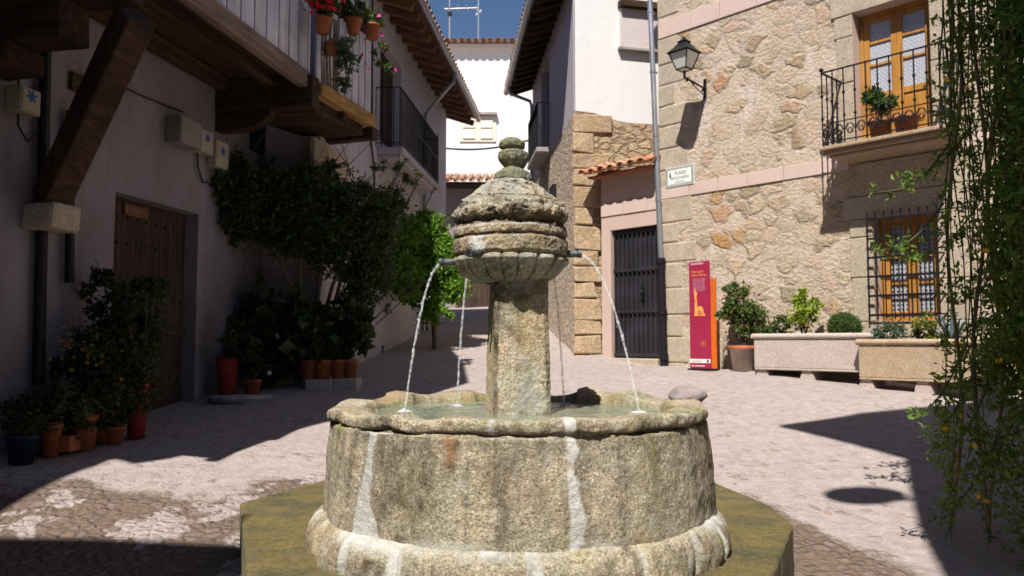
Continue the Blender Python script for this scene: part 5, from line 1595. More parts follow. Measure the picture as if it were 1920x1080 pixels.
for (pa, pb) in (((370, 285), (388, 345)), ((408, 310), (392, 348))):
    a = LW.hit(*pa, -.03); b = LW.hit(*pb, -.03); mb.tube([(a[0], -.03, a[1]), (a[0], -.04, (a[1] + b[1]) / 2), ((a[0] + b[0]) / 2, -.04, b[1]), (b[0], -.03, b[1] + .02)], .012, 6)
a = LW.hit(35, 130, -.05); b = LW.hit(34, 235, -.05); mb.tube([(a[0], -.05, a[1]), (b[0], -.05, b[1]), (b[0] + .1, -.06, b[1] - .12), (b[0] + .25, -.05, b[1] + .02)], .01, 6)
mkparts('wire', mb, M_CABLE, wr)

# ------------------------------------------------------------------ second left house
L2 = Fr(-2.47, 14.3, 0.0926, 0.9957)
h2 = thing('left_alley_house', 'whitewashed house with iron balcony and deep rafter eaves on the left of the alley', 'house', L2.mat)
x0_ = -3.0; xe2 = L2.hit(836, 400)[0]
dA = L2.hit(712, 200)[0]; dB = L2.hit(752, 200)[0]; dT = L2.hit(735, 100)[1]; dBt = L2.hit(735, 285)[1]
wA = L2.hit(600, 340)[0]; wB = L2.hit(644, 340)[0]; wT = L2.hit(610, 318)[1]
mb = MB(); mb.wall(x0_, xe2, -1.2, 7.0, [(dA, dB, dBt, dT), (wA, wB, wT - .9, wT)], 0, 0.22)
mb.quad([(x0_, 0, -1.2), (x0_, 0, 7.0), (x0_, 1.5, 7.0), (x0_, 1.5, -1.2)])
mb.quad([(xe2, 0, -1.2), (xe2, 4, -1.2), (xe2, 4, 7.0), (xe2, 0, 7.0)])
mkobj('wall', mb, M_WHITEOLD2_SHADE, h2)
mb = MB(); mb.box(dA, dB, .18, .21, dBt, dT); mb.box((dA + dB) / 2 - .02, (dA + dB) / 2 + .02, .15, .18, dBt, dT); mkobj('balcony_door', mb, M_OLDZ, h2)
mb = MB(); mb.box(wA, wB, .17, .2, wT - .9, wT)
wn = mkobj('window', mb, M_DGLASS, h2)
mb = MB()
for i in range(6): mb.tube([(wA + (wB - wA) * (i + .5) / 6, .05, wT - .9), (wA + (wB - wA) * (i + .5) / 6, .05, wT)], .01, 5)
mkobj('window_grille', mb, M_IRON, wn)
mb = MB(); mb.box(wA - .3, wB + .3, -.02, .05, wT + .003, wT + .36, j=.005); mb.box(wA - .3, wA - .003, -.018, .05, wT - 1.0, wT, j=.004); mb.box(wB + .003, wB + .25, -.018, .05, wT - 1.0, wT, j=.004)
mkobj('window_surround', mb, M_GRAN, h2, bevel=.01)
# stone return wall patch with dark window slot under the gallery
rx = LW.hit(484, 260)[0]
mb = MB(); mb.box(rx - .25, rx + .2, -.01, .02, LW.hit(484, 288)[1], LW.hit(484, 226)[1]); mkobj('upper_window', mb, M_DARK, lh)
by = -.45; bA = dA - .15; bB = L2.hit(822, 230, by)[0]; bzz = L2.hit(720, 288, 0)[1]
mb = MB(); mb.box(bA, bB, by - .03, 0, bzz - .12, bzz, j=.004); mb.box(bA + .06, bB - .06, by + .04, 0, bzz - .2, bzz - .123)
bb = mkobj('balcony', mb, M_WHITEOLD2_SHADE, h2, bevel=.01)
mb = MB(); hr = L2.hit(752, 165, by)[1] - bzz; hr = max(.85, min(1.1, hr))
bR = L2.hit(750, 230, by)[0]; railing(mb, [(bR, 0), (bR, by), (bB - .03, by), (bB - .03, 0)], bzz, hr, 0.125, 0.011, False)
mb.beam((bR, by, bzz + hr * .55), (bB - .03, by, bzz + hr * .55), .02, .012)
mb.tube([(bB - .03, by, bzz + hr), (bB - .03, by, bzz + hr + .16)], [.016, .003], 6)
mkobj('railing', mb, M_IRON, bb)
for x in (bA + .4, (bA + bB) / 2, bB - .35):
    mb = MB(); mb.tube([(x, by + .02, bzz - .13), (x, by + .05, bzz - .2), (x, -.02, bzz - 1.0)], .012, 6)
    mb.tube([(x, by + .02 - .04 * math.cos(t * .6) * (1 - t / 14) - .03, bzz - .17 + .04 * math.sin(t * .6) * (1 - t / 14)) for t in range(11)], .009, 5)
    mkobj('iron_brace', mb, M_IRON, bb)
# eaves
ezz = 6.15; ov = -0.75; r0 = 0.0; r1 = xe2 + .55
mb = MB()
mb.quad([(r0 - .7, ov, ezz + .10), (r1, ov, ezz + .10), (r1, 2.2, ezz + 1.2), (r0 - .7, 2.2, ezz + 1.2)])
mb.quad([(r0 - .7, ov, ezz + .04), (r0 - .7, 2.2, ezz + 1.14), (r1, 2.2, ezz + 1.14), (r1, ov, ezz + .04)])
mb.quad([(r0 - .7, ov, ezz + .04), (r1, ov, ezz + .04), (r1, ov, ezz + .10), (r0 - .7, ov, ezz + .10)])
mb.quad([(r1, ov, ezz + .04), (r1, 2.2, ezz + 1.14), (r1, 2.2, ezz + 1.2), (r1, ov, ezz + .10)])
mb.quad([(r0 - .7, ov, ezz + .04), (r0 - .7, ov, ezz + .10), (r0 - .7, 2.2, ezz + 1.2), (r0 - .7, 2.2, ezz + 1.14)])
r2 = mkobj('roof', mb, M_RAFT, h2)
mb = MB(); x = r0 - .6
while x < r1 - .05:
    mb.beam((x, .2, ezz + .2), (x, ov + .06, ezz - .09), .1, .15); x += .52
mkparts('rafter', mb, M_RAFT, r2, bevel=.01)
mb = MB(); gutter(mb, (r0 - .75, ov - .06, ezz + .06), (r1 + .05, ov - .06, ezz + .06), .07); mkobj('gutter', mb, M_ZINC, r2)
mb = MB(); barrel_tiles(mb, r0 - .65, r1, ov - .03, ezz + .1, 2.6, .97, .24, .48, .085); mkobj('roof_tiles', mb, M_TILE, r2)
pxd = L2.hit(797, 250, -.05)[0]
gx = L2.hit(848, 100, ov)[0]
mb = MB(); pts_ = [(gx, ov - .06, ezz), (gx, ov - .04, ezz - .22), (gx - .08, ov + .1, ezz - .4), (pxd + .1, -.12, ezz - .72), (pxd, -.06, ezz - .85), (pxd, -.06, 2.0), (pxd, -.06, .2)]
mb.tube(pts_, .045, 10); pp = mkobj('drainpipe', mb, M_ZINC, r2)
mb = MB(); mb.tube([(pxd + .05, -.08, 1.15), (pxd + .05, -.08, -.4)], .06, 10); mkobj('pipe_guard', mb, M_IRON, h2)
mb = MB(); p0_ = L2.hit(698, 0, -.04); p1_ = L2.hit(697, 270, -.04)
mb.tube([(p0_[0], -.04, p0_[1] + .3), (p1_[0], -.04, p1_[1] + .3), (p1_[0] - .05, -.04, p1_[1] + .02), (p1_[0] + .12, -.05, p1_[1] - .35), (p1_[0] + .2, -.04, p1_[1] - .55), (p1_[0] + .2, -.04, p1_[1] - 1.3)], .018, 8)
mkobj('supply_cable', mb, M_CABLE, h2)
vx, vz = L2.hit(717, 655)
mb = MB()
for i in range(2):
    for k in range(3): mb.box(vx - .07 + i * .08, vx - .01 + i * .08, -.012, -.002, vz - .07 + k * .05, vz - .03 + k * .05)
mkobj('vent', mb, M_DARK, h2)

# ------------------------------------------------------------------ houses behind the camera that shade the plaza
bhs = thing('unseen_house_behind', 'house behind the viewpoint whose shadow falls across the lower left', 'house', T(-8, -6, -1.5))
mb = MB(); mb.box(-5, 3.8, -4, 4.62, 0, 10.6); mkobj('wall', mb, M_WHITEOLD_SHADE, bhs)
mb = MB(); mb.box(-5.2, 3.85, -4.2, 4.67, 10.605, 10.75); mkobj('roof', mb, M_TILE, bhs)
bh2 = thing('unseen_house_behind', 'second unseen house behind the viewpoint, added to cut sky light on the plaza', 'house', T(3, -12, -1.5))  # added out of view to screen off sky light
mb = MB(); mb.box(-9, 7, -5, 1.5, 0, 11); mkobj('wall', mb, M_WHITEOLD_SHADE, bh2)
mb = MB(); mb.box(-9.2, 7.2, -5.3, 1.8, 11.005, 11.2); mkobj('roof', mb, M_TILE, bh2)
# ------------------------------------------------------------------ unseen house on the right, its roof outline shaped to cast the wedge shadow
pch = thing('unseen_shadow_house', 'added unseen house beyond the right edge, its projecting roof shaped to cast the wedge shadow on the plaza', 'house', T(4.4, 4.0, -1.2))
rp = [(0.87, 3.12), (3.69, 4.1), (6.6, 4.0), (6.6, -1.5), (0.6, -1.5), (0.72, -0.35), (0.95, 0.42), (1.27, 1.21), (1.62, 2.0)]
mb = MB(); mb.prism([(x - 4.4, y - 4.0) for x, y in rp[::-1]], 8.2, 8.3); mkobj('roof', mb, M_TILE, pch)
mb = MB(); mb.box(0.35, 2.1, -9, 1.6, -0.5, 8.19); mkobj('wall', mb, M_WHITEOLD_SHADE, pch)  # wall lengthened to block sky light from the right

ds = thing('shadow_dish', 'round unseen dish added beside the neighbouring roof to cast a lens shaped shadow', 'dish', T(0.86, 1.1, 7.0))  # unseen dish, added only for its shadow on the ground
mb = MB(); rows = [[(r_ * math.cos(a_) * .92, r_ * math.sin(a_) * .24, -.12 + .16 * (r_ / .36) ** 2 + r_ * math.sin(a_) * .45) for a_ in [2 * math.pi * k_ / 28 for k_ in range(28)]] for r_ in (.001, .1, .2, .29, .36)]
mb.grid(rows, 0, True, False, True); mkobj('shadow_bowl', mb, M_ZINC, ds)
mb = MB(); mb.tube([(0, 0, -.1), (.3, 0, -.15), (.65, .1, 0)], .02, 8); mkobj('shadow_dish_arm', mb, M_IRON, ds)
# ------------------------------------------------------------------ pots, planters and plants
def pot(parent, r, h, mat, x=0, y=0, z=0, rim=True, name='pot', n=28):
    mb = MB(); pr = [(0.001, 0), (r * .72, 0), (r * .95, h * .84)]
    if rim: pr += [(r * 1.05, h * .84), (r * 1.06, h), (r * .93, h), (r * .9, h * .88)]
    else: pr += [(r, h), (r * .92, h), (r * .9, h * .9)]
    mb.lathe(pr, (x, y, z), n)
    o = mkobj(name, mb, mat, parent)
    s = MB(); s.lathe([(0.001, h * .9), (r * .91, h * .88)], (x, y, z), n); mkobj('soil', s, M_SOIL, parent)
    return o

def stems(parent, pts, r=0.012, mat=None, name='stems', n=6):
    mb = MB()
    for p in pts: mb.tube(p, [r * (1 - .6 * i / (len(p) - 1)) for i in range(len(p))], n)
    return mkobj(name, mb, mat or M_BARK, parent)

def fan(base, blobs, g, k=2):
    out = []
    for (c, r, n) in blobs:
        for _ in range(k):
            e = Vector(c) + Vector((g.uniform(-1, 1) * r[0], g.uniform(-1, 1) * r[1], g.uniform(-.5, 1) * r[2])) * .7
            b = Vector(base) + Vector((g.uniform(-.03, .03), g.uniform(-.03, .03), 0))
            m_ = b.lerp(e, .5) + Vector((g.uniform(-.05, .05), g.uniform(-.05, .05), (e.z - b.z) * .12))
            out.append([b, m_, e])
    return out

def W(px, py, d): return at(px, py, d)
def planted(name, label, cat, base, blobs, leaf, lm, seed, potspec=None, group=None, stem_r=.012, flowers=None, aspect=.5, k=2, stemmat=None, clump=40, spread=.16, droop=.3):
    """blobs given in world space"""
    t = thing(name, label, cat, T(*base), group); b = Vector(base)
    bl = [(tuple(Vector(c) - b), r, n) for c, r, n in blobs]
    g = random.Random(seed)
    leaves('foliage', bl, leaf, lm, t, None, seed, aspect, clump=clump, spread=spread, droop=droop)
    hz = potspec[1] * .85 if potspec else 0
    stems(t, fan((0, 0, hz), bl, g, k), stem_r, stemmat or M_BARK)
    if potspec: pot(t, potspec[0], potspec[1], potspec[2], rim=potspec[3] if len(potspec) > 3 else True)
    if flowers:
        for fm, pts, fr, nm in flowers:
            mb = petals(MB(), [Vector(p) - b for p in pts], fr, seed); mkobj(nm, mb, fm, t)
    return t

# --- big dark climber tree against the left wall
base = Vector((-3.05, 12.0, gz(-3.05, 12.0) - .05))
base = Vector((at(578, 690, 10.9).x, 10.9, gz(-2.9, 10.9) - .03))
cb_ = thing('climbing_tree', 'broad dark green shrub tree trained along the left wall above the terracotta pots', 'tree', T(*base))
def blob(px, py, d, rx, ry, rz, n): 
    p = at(px, py, d); return (tuple(p - base), (rx, ry, rz), n)
BL = []
gg = random.Random(19)
for (px, py, d, rx, rz, n) in ((450, 385, 10.4, .30, .26, 900), (495, 350, 10.6, .34, .22, 1000), (545, 380, 10.7, .36, .34, 1500), (590, 350, 10.8, .30, .25, 900), (610, 430, 10.9, .42, .42, 2000), (665, 380, 11.0, .36, .32, 1400), (665, 480, 11.1, .42, .40, 1900), (705, 420, 11.2, .32, .34, 1400), (735, 380, 11.4, .22, .2, 500), (695, 515, 11.2, .30, .34, 1200), (670, 560, 11.1, .26, .16, 500), (500, 430, 10.6, .28, .18, 600), (560, 450, 10.8, .30, .20, 700), (425, 350, 10.3, .16, .2, 350), (440, 430, 10.4, .16, .12, 250)):
    BL.append(blob(px, py, d, rx, .34, rz, int(n * 1.9)))
for q_i in range(46):      # loose sprays breaking the outline
    px = gg.uniform(400, 790); f = (px - 400) / 390
    if gg.random() < .62: py = gg.uniform(285, 330) + 30 * f
    else: py = gg.uniform(430, 520) + 90 * f
    BL.append(blob(px, py, 10.4 + f, gg.uniform(.05, .13), .1, gg.uniform(.06, .15), gg.randrange(22, 60)))
leaves('crown', BL, .075, L_TREE, cb_, None, 3, .42, clump=26, spread=.2)
tr = MB(); tb = Vector((0, 0, 0))
for (px, py, d, r) in ((548, 540, 10.7, .028), (600, 520, 10.9, .04), (622, 540, 10.9, .03), (560, 480, 10.8, .03), (640, 520, 11.0, .025)):
    e = at(px, py, d) - base; mid = e * .5 + Vector((random.uniform(-.06, .06), 0, 0)); e2 = e + Vector(((px - 590) * .006, 0, .5))
    tr.tube([tb + Vector((random.uniform(-.05, .05), 0, 0)), mid, e, e2], [r * 1.3, r, r * .85, r * .3], 8)
mkobj('trunk', tr, M_BARK, cb_)
g = random.Random(5); lv = []
for i in range(40):
    c = random.Random(i * 7).choice(BL)[0]; p = Vector(c); q = p + Vector((g.uniform(-.5, .5), g.uniform(-.3, .1), g.uniform(.2, .62))); lv.append([tb.lerp(p, .6), p, q])
stems(cb_, lv, .009, M_BARK, 'branches')

# --- bright green bush in the sun
b2 = Vector((at(815, 600, 15.5).x, 15.5, gz(-1.5, 15.5) - .05))
t = thing('sunlit_bush', 'bright green leafy bush catching the sun at the corner of the alley', 'bush', T(*b2))
def b2b(px, py, d, rx, ry, rz, n): return (tuple(at(px, py, d) - b2), (rx, ry, rz), n)
leaves('crown', [b2b(800, 440, 15.6, .42, .4, .40, 3600), b2b(825, 490, 15.4, .45, .4, .45, 3800), b2b(785, 520, 15.4, .38, .35, .42, 3000), b2b(850, 540, 15.3, .32, .3, .25, 1500), b2b(800, 420, 15.6, .25, .25, .25, 900), b2b(800, 560, 15.3, .3, .3, .2, 900), b2b(765, 470, 15.2, .3, .25, .45, 1800), b2b(845, 470, 15.4, .28, .25, .34, 1500), b2b(760, 520, 14.6, .30, .25, .40, 1800), b2b(770, 430, 14.8, .26, .25, .28, 1200), b2b(820, 590, 15.0, .35, .25, .14, 700), b2b(770, 540, 15.2, .25, .25, .25, 1200)], .085, L_BRIGHT, t, None, 8, .55, clump=36, spread=.17)
stems(t, fan((0, 0, 0), [b2b(800, 440, 15.6, .3, .3, .4, 0), b2b(820, 500, 15.4, .3, .3, .4, 0)], random.Random(2), 3), .03, M_BARK, 'trunk')

# --- potted group under the climber
def gpos(px, d): 
    x = at(px, 600, d).x; return Vector((x, d, gz(x, d)))
stp = gpos(626, 10.6)
t = thing('stone_step', 'low reddish stone ledge carrying the row of terracotta pots', 'ledge', T(stp.x, stp.y, stp.z))
mb = MB(); mb.box(-.32, .02, -.16, .22, -.08, .12, j=.01); mb.box(.03, .34, -.12, .28, -.08, .13, j=.01); mkobj('slab', mb, M_GRANP, t, bevel=.012)
PG = 'terracotta pots in a row on the stone ledge'
lab = ['terracotta pot of bushy green leaves at the left end of the ledge row', 'terracotta pot with the widest body on the ledge, second from the left', 'terracotta pot with tall broad leaves, third from the left on the ledge', 'terracotta pot with broad leaves at the right end of the ledge row']
for i, (px, r) in enumerate(((580, .10), (606, .125), (634, .105), (658, .105))):
    p = gpos(px, 10.55 + .05 * i); p.z = stp.z + .125
    bl = [((p.x + .0, p.y, p.z + .42), (.16, .15, .17), 260), ((p.x - .05, p.y, p.z + .62), (.15, .12, .15), 140)]
    if i >= 2: bl = [((p.x + .02, p.y, p.z + .5), (.2, .18, .25), 130), ((p.x + .1, p.y, p.z + .8), (.16, .15, .15), 60)]
    planted('potted_plant', lab[i], 'plant', p, bl, .07 if i < 2 else .16, L_DARK if i != 1 else L_MID, 20 + i, (r, .25, M_TERRA), PG, .008, aspect=.7)
p = gpos(560, 10.9)
planted('broad_leaf_plant', 'large dark plant with broad hanging leaves under the climbing tree', 'plant', p,
    [((p.x - .25, p.y - .2, p.z + .85), (.5, .3, .3), 340), ((p.x + .25, p.y - .1, p.z + .82), (.4, .3, .28), 260), ((p.x, p.y - .3, p.z + .6), (.5, .3, .35), 360), ((p.x + .65, p.y, p.z + .85), (.28, .2, .22), 110)], .20, L_DARK, 31, None, None, .014, aspect=.8, clump=8, spread=.3, droop=.9)
p = gpos(515, 10.6)
fl = [(p.x + random.uniform(-.2, .35), p.y - .25, p.z + random.uniform(.15, .75)) for _ in range(5)]
planted('flowering_shrub', 'low leafy shrub with small pale pink blooms left of the terracotta row', 'shrub', p,
    [((p.x, p.y, p.z + .35), (.38, .25, .3), 1500), ((p.x - .3, p.y + .1, p.z + .7), (.28, .2, .25), 600), ((p.x + .2, p.y, p.z + .7), (.25, .2, .2), 500), ((p.x - .4, p.y + .1, p.z + .95), (.10, .1, .2), 130)], .07, L_DARK, 32, None, None, .01, [(M_PETW, fl, .035, 'blossom')])
p = gpos(428, 10.0)
planted('potted_shrub', 'spiky green shrub in a tall red pot beside the white door jamb', 'plant', p,
    [((p.x, p.y, p.z + .62), (.2, .18, .16), 420), ((p.x + .1, p.y, p.z + .85), (.18, .15, .15), 200), ((p.x + .28, p.y, p.z + .45), (.2, .15, .2), 400)], .06, L_DARK, 33, (.14, .5, M_REDPOT, False), None, .008)
p = gpos(476, 10.1)
planted('potted_shrub', 'small dark plant in a terracotta pot right of the tall red pot', 'plant', p, [((p.x, p.y, p.z + .38), (.2, .18, .16), 420)], .06, L_DARK, 34, (.11, .2, M_TERRA), None, .008)
p = gpos(455, 9.9)
o = mkobj('paving_slab', MB().lathe([(.001, -.03), (.36, -.03), (.38, .02), (.36, .045), (.001, .05)], (0, 0, 0), 20, 0, False), M_CONC, None, T(*p)); tag(o, 'round dark stone slab on the ground under the red pot', 'slab')

# --- door-side group at far left
def lwp(px, d, out): 
    # point `out` metres in front of the left wall at depth d
    u = (d - 8.3) / .984; q = LW.g(u, -out, 0); q.z = gz(q.x, q.y); return q
p = gpos(262, 7.7)
t = planted('rambling_rose', 'tall rambling plant in a red clay pot in front of the plank door', 'plant', p,
    [((p.x - .2, p.y + .1, p.z + 1.0), (.36, .25, .28), 1500), ((p.x, p.y, p.z + 1.3), (.3, .22, .3), 900), ((p.x - .45, p.y + .05, p.z + 1.25), (.1, .1, .4), 260), ((p.x - .42, p.y + .05, p.z + 1.65), (.12, .1, .2), 130), ((p.x + .12, p.y, p.z + 1.45), (.2, .15, .12), 180)],
    .065, L_DARK, 41, (.105, .62, M_REDPOT, False), None, .008)
fl = [(p.x - .28 + random.gauss(0, .17), p.y - .3, p.z + .82 + random.gauss(0, .13)) for _ in range(46)]
q = gpos(205, 7.5)
planted('yellow_flower_shrub', 'bushy shrub dotted with small yellow flowers left of the plank door', 'shrub', q,
    [((q.x, q.y, q.z + .75), (.4, .25, .3), 1700), ((q.x + .1, q.y, q.z + .45), (.35, .25, .3), 1300), ((q.x - .42, q.y, q.z + .68), (.22, .1, .07), 200)], .06, L_DARK, 42, (.16, .3, M_TERRA), None, .009,
    [(M_PETY_SHADE, [(f[0], q.y - .28, f[2]) for f in fl], .02, 'blossom')])
p = gpos(128, 7.2)
planted('low_shrub', 'low dark shrub spreading from an orange planter at far left', 'shrub', p, [((p.x, p.y, p.z + .35), (.34, .25, .2), 1400), ((p.x + .3, p.y, p.z + .4), (.25, .2, .22), 900)], .055, L_DARK, 43, None, None, .009)
o = mkobj('trough', MB().box(-.2, .2, -.1, .1, 0, .14, j=.004), M_TERRA, None, T(p.x + .0, p.y - .16, p.z + .0)); o.modifiers.new('b', 'BEVEL').width = .01; tag(o, 'small orange clay trough at the foot of the low dark shrub', 'planter')
p = gpos(50, 6.7)
planted('potted_shrub', 'dark leafy plant in a blue glazed pot in the bottom left corner', 'plant', p, [((p.x + .05, p.y, p.z + .38), (.26, .22, .16), 1000), ((p.x + .3, p.y + .1, p.z + .5), (.25, .2, .15), 500)], .05, L_DARK, 44, (.12, .24, M_BLUEPOT), None, .008)
for i, (px, d, lbl, r, h) in enumerate(((104, 6.95, 'small empty terracotta pot standing next to the blue glazed pot', .09, .3), (165, 7.2, 'terracotta pot half hidden under leaves between trough and door', .12, .32), (222, 7.45, 'short brown clay pot tucked against the tall red pot', .09, .16))):
    p = gpos(px, d); t = thing('flower_pot', lbl, 'pot', T(*p), 'spare pots by the plank door'); pot(t, r, h, M_TERRA)
    leaves('foliage', [((0, 0, h + .08), (.15, .14, .1), 260)], .05, L_DARK, t, None, 60 + i)

# --- gallery flower pots
gx_ = [(612, 66, 9.9, 'red geranium in a clay pot hung highest on the gallery corner', M_PETR, L_MID), (668, 66, 10.4, 'leafy green plant in a clay pot hung on the corner bay boards', None, L_MID), (702, 76, 10.9, 'magenta flowered trailing plant in a clay pot at the end of the gallery', M_PETP, L_MID), (628, 105, 10.0, 'grey green trailing plant in a small clay pot hung lowest on the gallery', None, L_GREY)]
for i, (px, py, d, lbl, fm, lm_) in enumerate(gx_):
    p = at(px, py, d) - Vector((0, .18, 0.05))
    t = thing('hanging_pot', lbl, 'plant', T(*p), 'flower pots hanging on the gallery')
    pot(t, .105 if i != 3 else .085, .2 if i != 3 else .15, M_TERRA)
    if i == 0: bl = [((0, 0, .32), (.2, .16, .12), 700)]
    elif i == 1: bl = [((0, 0, .32), (.24, .18, .16), 900), ((-.1, -.05, -.15), (.13, .1, .2), 160)]
    elif i == 2: bl = [((0, 0, .28), (.16, .14, .1), 400), ((.12, -.02, -.2), (.1, .08, .22), 180), ((.2, -.02, -.42), (.1, .07, .1), 90)]
    else: bl = [((.1, 0, .1), (.24, .12, .14), 450), ((.18, 0, -.2), (.18, .1, .25), 420)]
    leaves('foliage', bl, .055, lm_, t, None, 70 + i, .6)
    hk = MB(); hk.tube([(0, .02, .2), (0, .12, .32), (0, .2, .3)], .006, 5); mkobj('hook', hk, M_IRON, t)
    if fm:
        g = random.Random(i)
        if i == 0: pts = [(g.gauss(0, .13), -.08 + g.gauss(0, .08), .38 + g.gauss(0, .08)) for _ in range(60)]
        else: pts = [(g.gauss(.05, .12), -.08, g.uniform(-.5, .3)) for _ in range(9)]
        mkobj('blossom', petals(MB(), pts, .034, i), fm, t)

# --- right side: rose pot, planters, balls
def rwp(px, py, off):
    x, z = RW.hit(px, py, off); q = RW.g(x, off, 0); q.z = gz(q.x, q.y); return q
p = rwp(1393, 690, -.35)
g = random.Random(9)
planted('potted_rose', 'rose bush with reddish young leaves in a pale clay pot by the crimson panel', 'plant', p,
    [((p.x + .0, p.y, p.z + .95), (.26, .22, .24), 1100), ((p.x + .12, p.y, p.z + .75), (.26, .22, .2), 900), ((p.x - .08, p.y, p.z + 1.15), (.16, .14, .12), 350), ((p.x - .2, p.y, p.z + .85), (.14, .14, .16), 300)],
    .065, L_ROSE, 51, (.19, .36, M_PALEPOT), None, .01, None, .55, 3)
mb = MB(); mb.lathe([(.205, .31), (.212, .33), (.205, .362), (.17, .362)], (0, 0, 0), 28); 
o = mkobj('rim_band', mb, M_TERRA, bpy.data.objects['potted_rose'])

# two granite troughs
def trough(pxa, pxb, py_top, off, mat, label, ht, feet, grp='granite troughs under the grilled window'):
    xa = RW.hit(pxa, 640, off)[0]; xb = RW.hit(pxb, 640, off)[0]
    zt_ = RW.hit((pxa + pxb) / 2, py_top, off)[1]
    t = thing('stone_trough', label, 'planter', RW.mat @ T((xa + xb) / 2, off, zt_ - ht), grp)
    w_ = (xb - xa) / 2; D = .46
    mb = MB()
    mb.box(-w_ + .02, w_ - .02, 0, .06, 0.1, ht - .075); mb.box(-w_ + .02, w_ - .02, D - .06, D, 0.1, ht - .075)
    mb.box(-w_ + .02, -w_ + .09, .061, D - .061, .1, ht - .075); mb.box(w_ - .09, w_ - .02, .061, D - .061, .1, ht - .075); mb.box(-w_ + .02, w_ - .02, .0, D, .07, .099)
    mkobj('body', mb, mat, t, bevel=.008)
    mb = MB(); z1 = ht - .035
    ring = [(-w_, -.02), (w_, -.02), (w_, D + .02), (-w_, D + .02)]
    for a, b in zip(ring, ring[1:] + ring[:1]): mb.tube([(a[0], a[1] + .03 * (1 if a[1] < 0 else -1), z1), (b[0], b[1] + .03 * (1 if b[1] < 0 else -1), z1)], .038, 12)
    mkobj('rim', mb, mat, t)
    mb = MB(); mb.box(-w_ + .091, w_ - .091, .061, D - .061, ht - .12, ht - .085); mkobj('soil', mb, M_SOIL, t)
    for f in feet:
        x = -w_ + 2 * w_ * f; mb = MB()
        b = len(mb.v); mb.prism([(x - .14, -.25), (x + .14, -.25), (x + .09, -.0), (x + .06, .068), (x - .06, .068), (x - .09, 0)], 0.03, .42)
        mb.v = [(a, c_, b_) for a, b_, c_ in mb.v]
        mkobj('foot', mb, M_GRANP, t, bevel=.02)
    return t, xa, xb, zt_
tA, xa1, xb1, zt1 = trough(1411, 1640, 625, -.62, M_GRANP, 'pale pink granite trough with box ball and lime shrub, nearer the crimson panel', .56, (.07, .46, .95))
tB, xa2, xb2, zt2 = trough(1606, 1862, 636, -.80, M_GRANO, 'ochre granite trough with agave, standing below the grilled window', .56, (.06, .5, .93))
def tp_(px, off, zt_): 
    x = RW.hit(px, 620, off)[0]; q = RW.g(x, off, 0); q.z = zt_ - .09; return q
p = tp_(1508, -.4, zt1)
planted('lime_shrub', 'upright lime green shrub growing in the pale pink trough', 'shrub', p, [((p.x, p.y, p.z + .3), (.2, .17, .22), 800), ((p.x - .02, p.y, p.z + .55), (.12, .1, .13), 300), ((p.x + .13, p.y, p.z + .48), (.12, .1, .07), 160)], .06, L_YEL, 52, None, None, .008, [(M_TERRA, [(p.x - .05, p.y - .2, p.z + .2)], .03, 'blossom')])
p = tp_(1462, -.4, zt1)
planted('small_shrub', 'small mid green shrub at the left end of the pale pink trough', 'shrub', p, [((p.x, p.y, p.z + .2), (.17, .14, .15), 600), ((p.x - .15, p.y, p.z + .15), (.1, .1, .1), 180)], .055, L_MID, 53, None, None, .007)
p = tp_(1583, -.4, zt1)
t = thing('box_ball', 'tightly clipped round box ball in the pale pink trough', 'shrub', T(*p))
leaves('foliage', [((0, 0, .17), (.205, .205, .185), 5200)], .024, L_MID, t, None, 54, .6, shell=.85, clump=5, spread=.05)
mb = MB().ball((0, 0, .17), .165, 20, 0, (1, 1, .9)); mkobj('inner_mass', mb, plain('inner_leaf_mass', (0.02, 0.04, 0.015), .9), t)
stems(t, [[(0, 0, -.02), (0, 0, .1), (0, 0, .2)]], .015)
p = tp_(1668, -.58, zt2)
planted('small_shrub', 'small grey green shrub at the left end of the ochre trough', 'shrub', p, [((p.x, p.y, p.z + .17), (.2, .15, .12), 800)], .045, L_GREY, 55, None, None, .006)
p = tp_(1733, -.58, zt2)
planted('red_tipped_shrub', 'low yellow green shrub with red tips left of the agave', 'shrub', p, [((p.x, p.y, p.z + .17), (.2, .16, .13), 700), ((p.x, p.y, p.z + .34), (.1, .08, .12), 180)], .05, leafmat('tipped_foliage', (0.06, 0.10, 0.02), (0.30, 0.32, 0.05), .3, (0.55, 0.10, 0.04)), 56, None, None, .006)
p = tp_(1785, -.58, zt2)
t = thing('agave', 'grey blue agave with stiff pointed leaves in the ochre trough', 'plant', T(*p))
mb = MB()
for i in range(16):
    a = i * 2.4; el = R(35 + 45 * ((i * 7) % 10) / 10); L = .46; d = Vector((math.cos(a) * math.cos(el), math.sin(a) * math.cos(el), math.sin(el))); s = Vector((-math.sin(a), math.cos(a), 0))
    u = s.cross(d) * -1
    rows = []
    for k_ in range(7):
        q = k_ / 6; w_ = .035 * (1 - q) ** .6 * (0.8 + .5 * q); c_ = d * L * q + Vector((0, 0, -.06 * q * q))
        rows.append([c_ - s * w_ + u * .012, c_, c_ + s * w_ + u * .012])
    mb.grid(rows)
mkobj('leaves', mb, L_AGAVE, t)

# balcony plant
xb_ = RW.hit(1650, 225, -.35)[0]; q = RW.g(xb_, -.36, sz1 + .002)
planted('balcony_plant', 'bushy green pot plant standing on the iron balcony floor', 'plant', q, [((q.x, q.y, q.z + .5), (.2, .14, .13), 420), ((q.x - .1, q.y, q.z + .58), (.12, .1, .1), 160)], .08, L_MID, 57, (.14, .26, M_TERRA), None, .008, aspect=.6)
xb_ = RW.hit(1700, 225, -.35)[0]; q = RW.g(xb_, -.36, sz1 + .002)
t = thing('balcony_pot', 'broad clay pot without a plant next to the bushy balcony plant', 'pot', T(*q)); pot(t, .15, .24, M_TERRA)

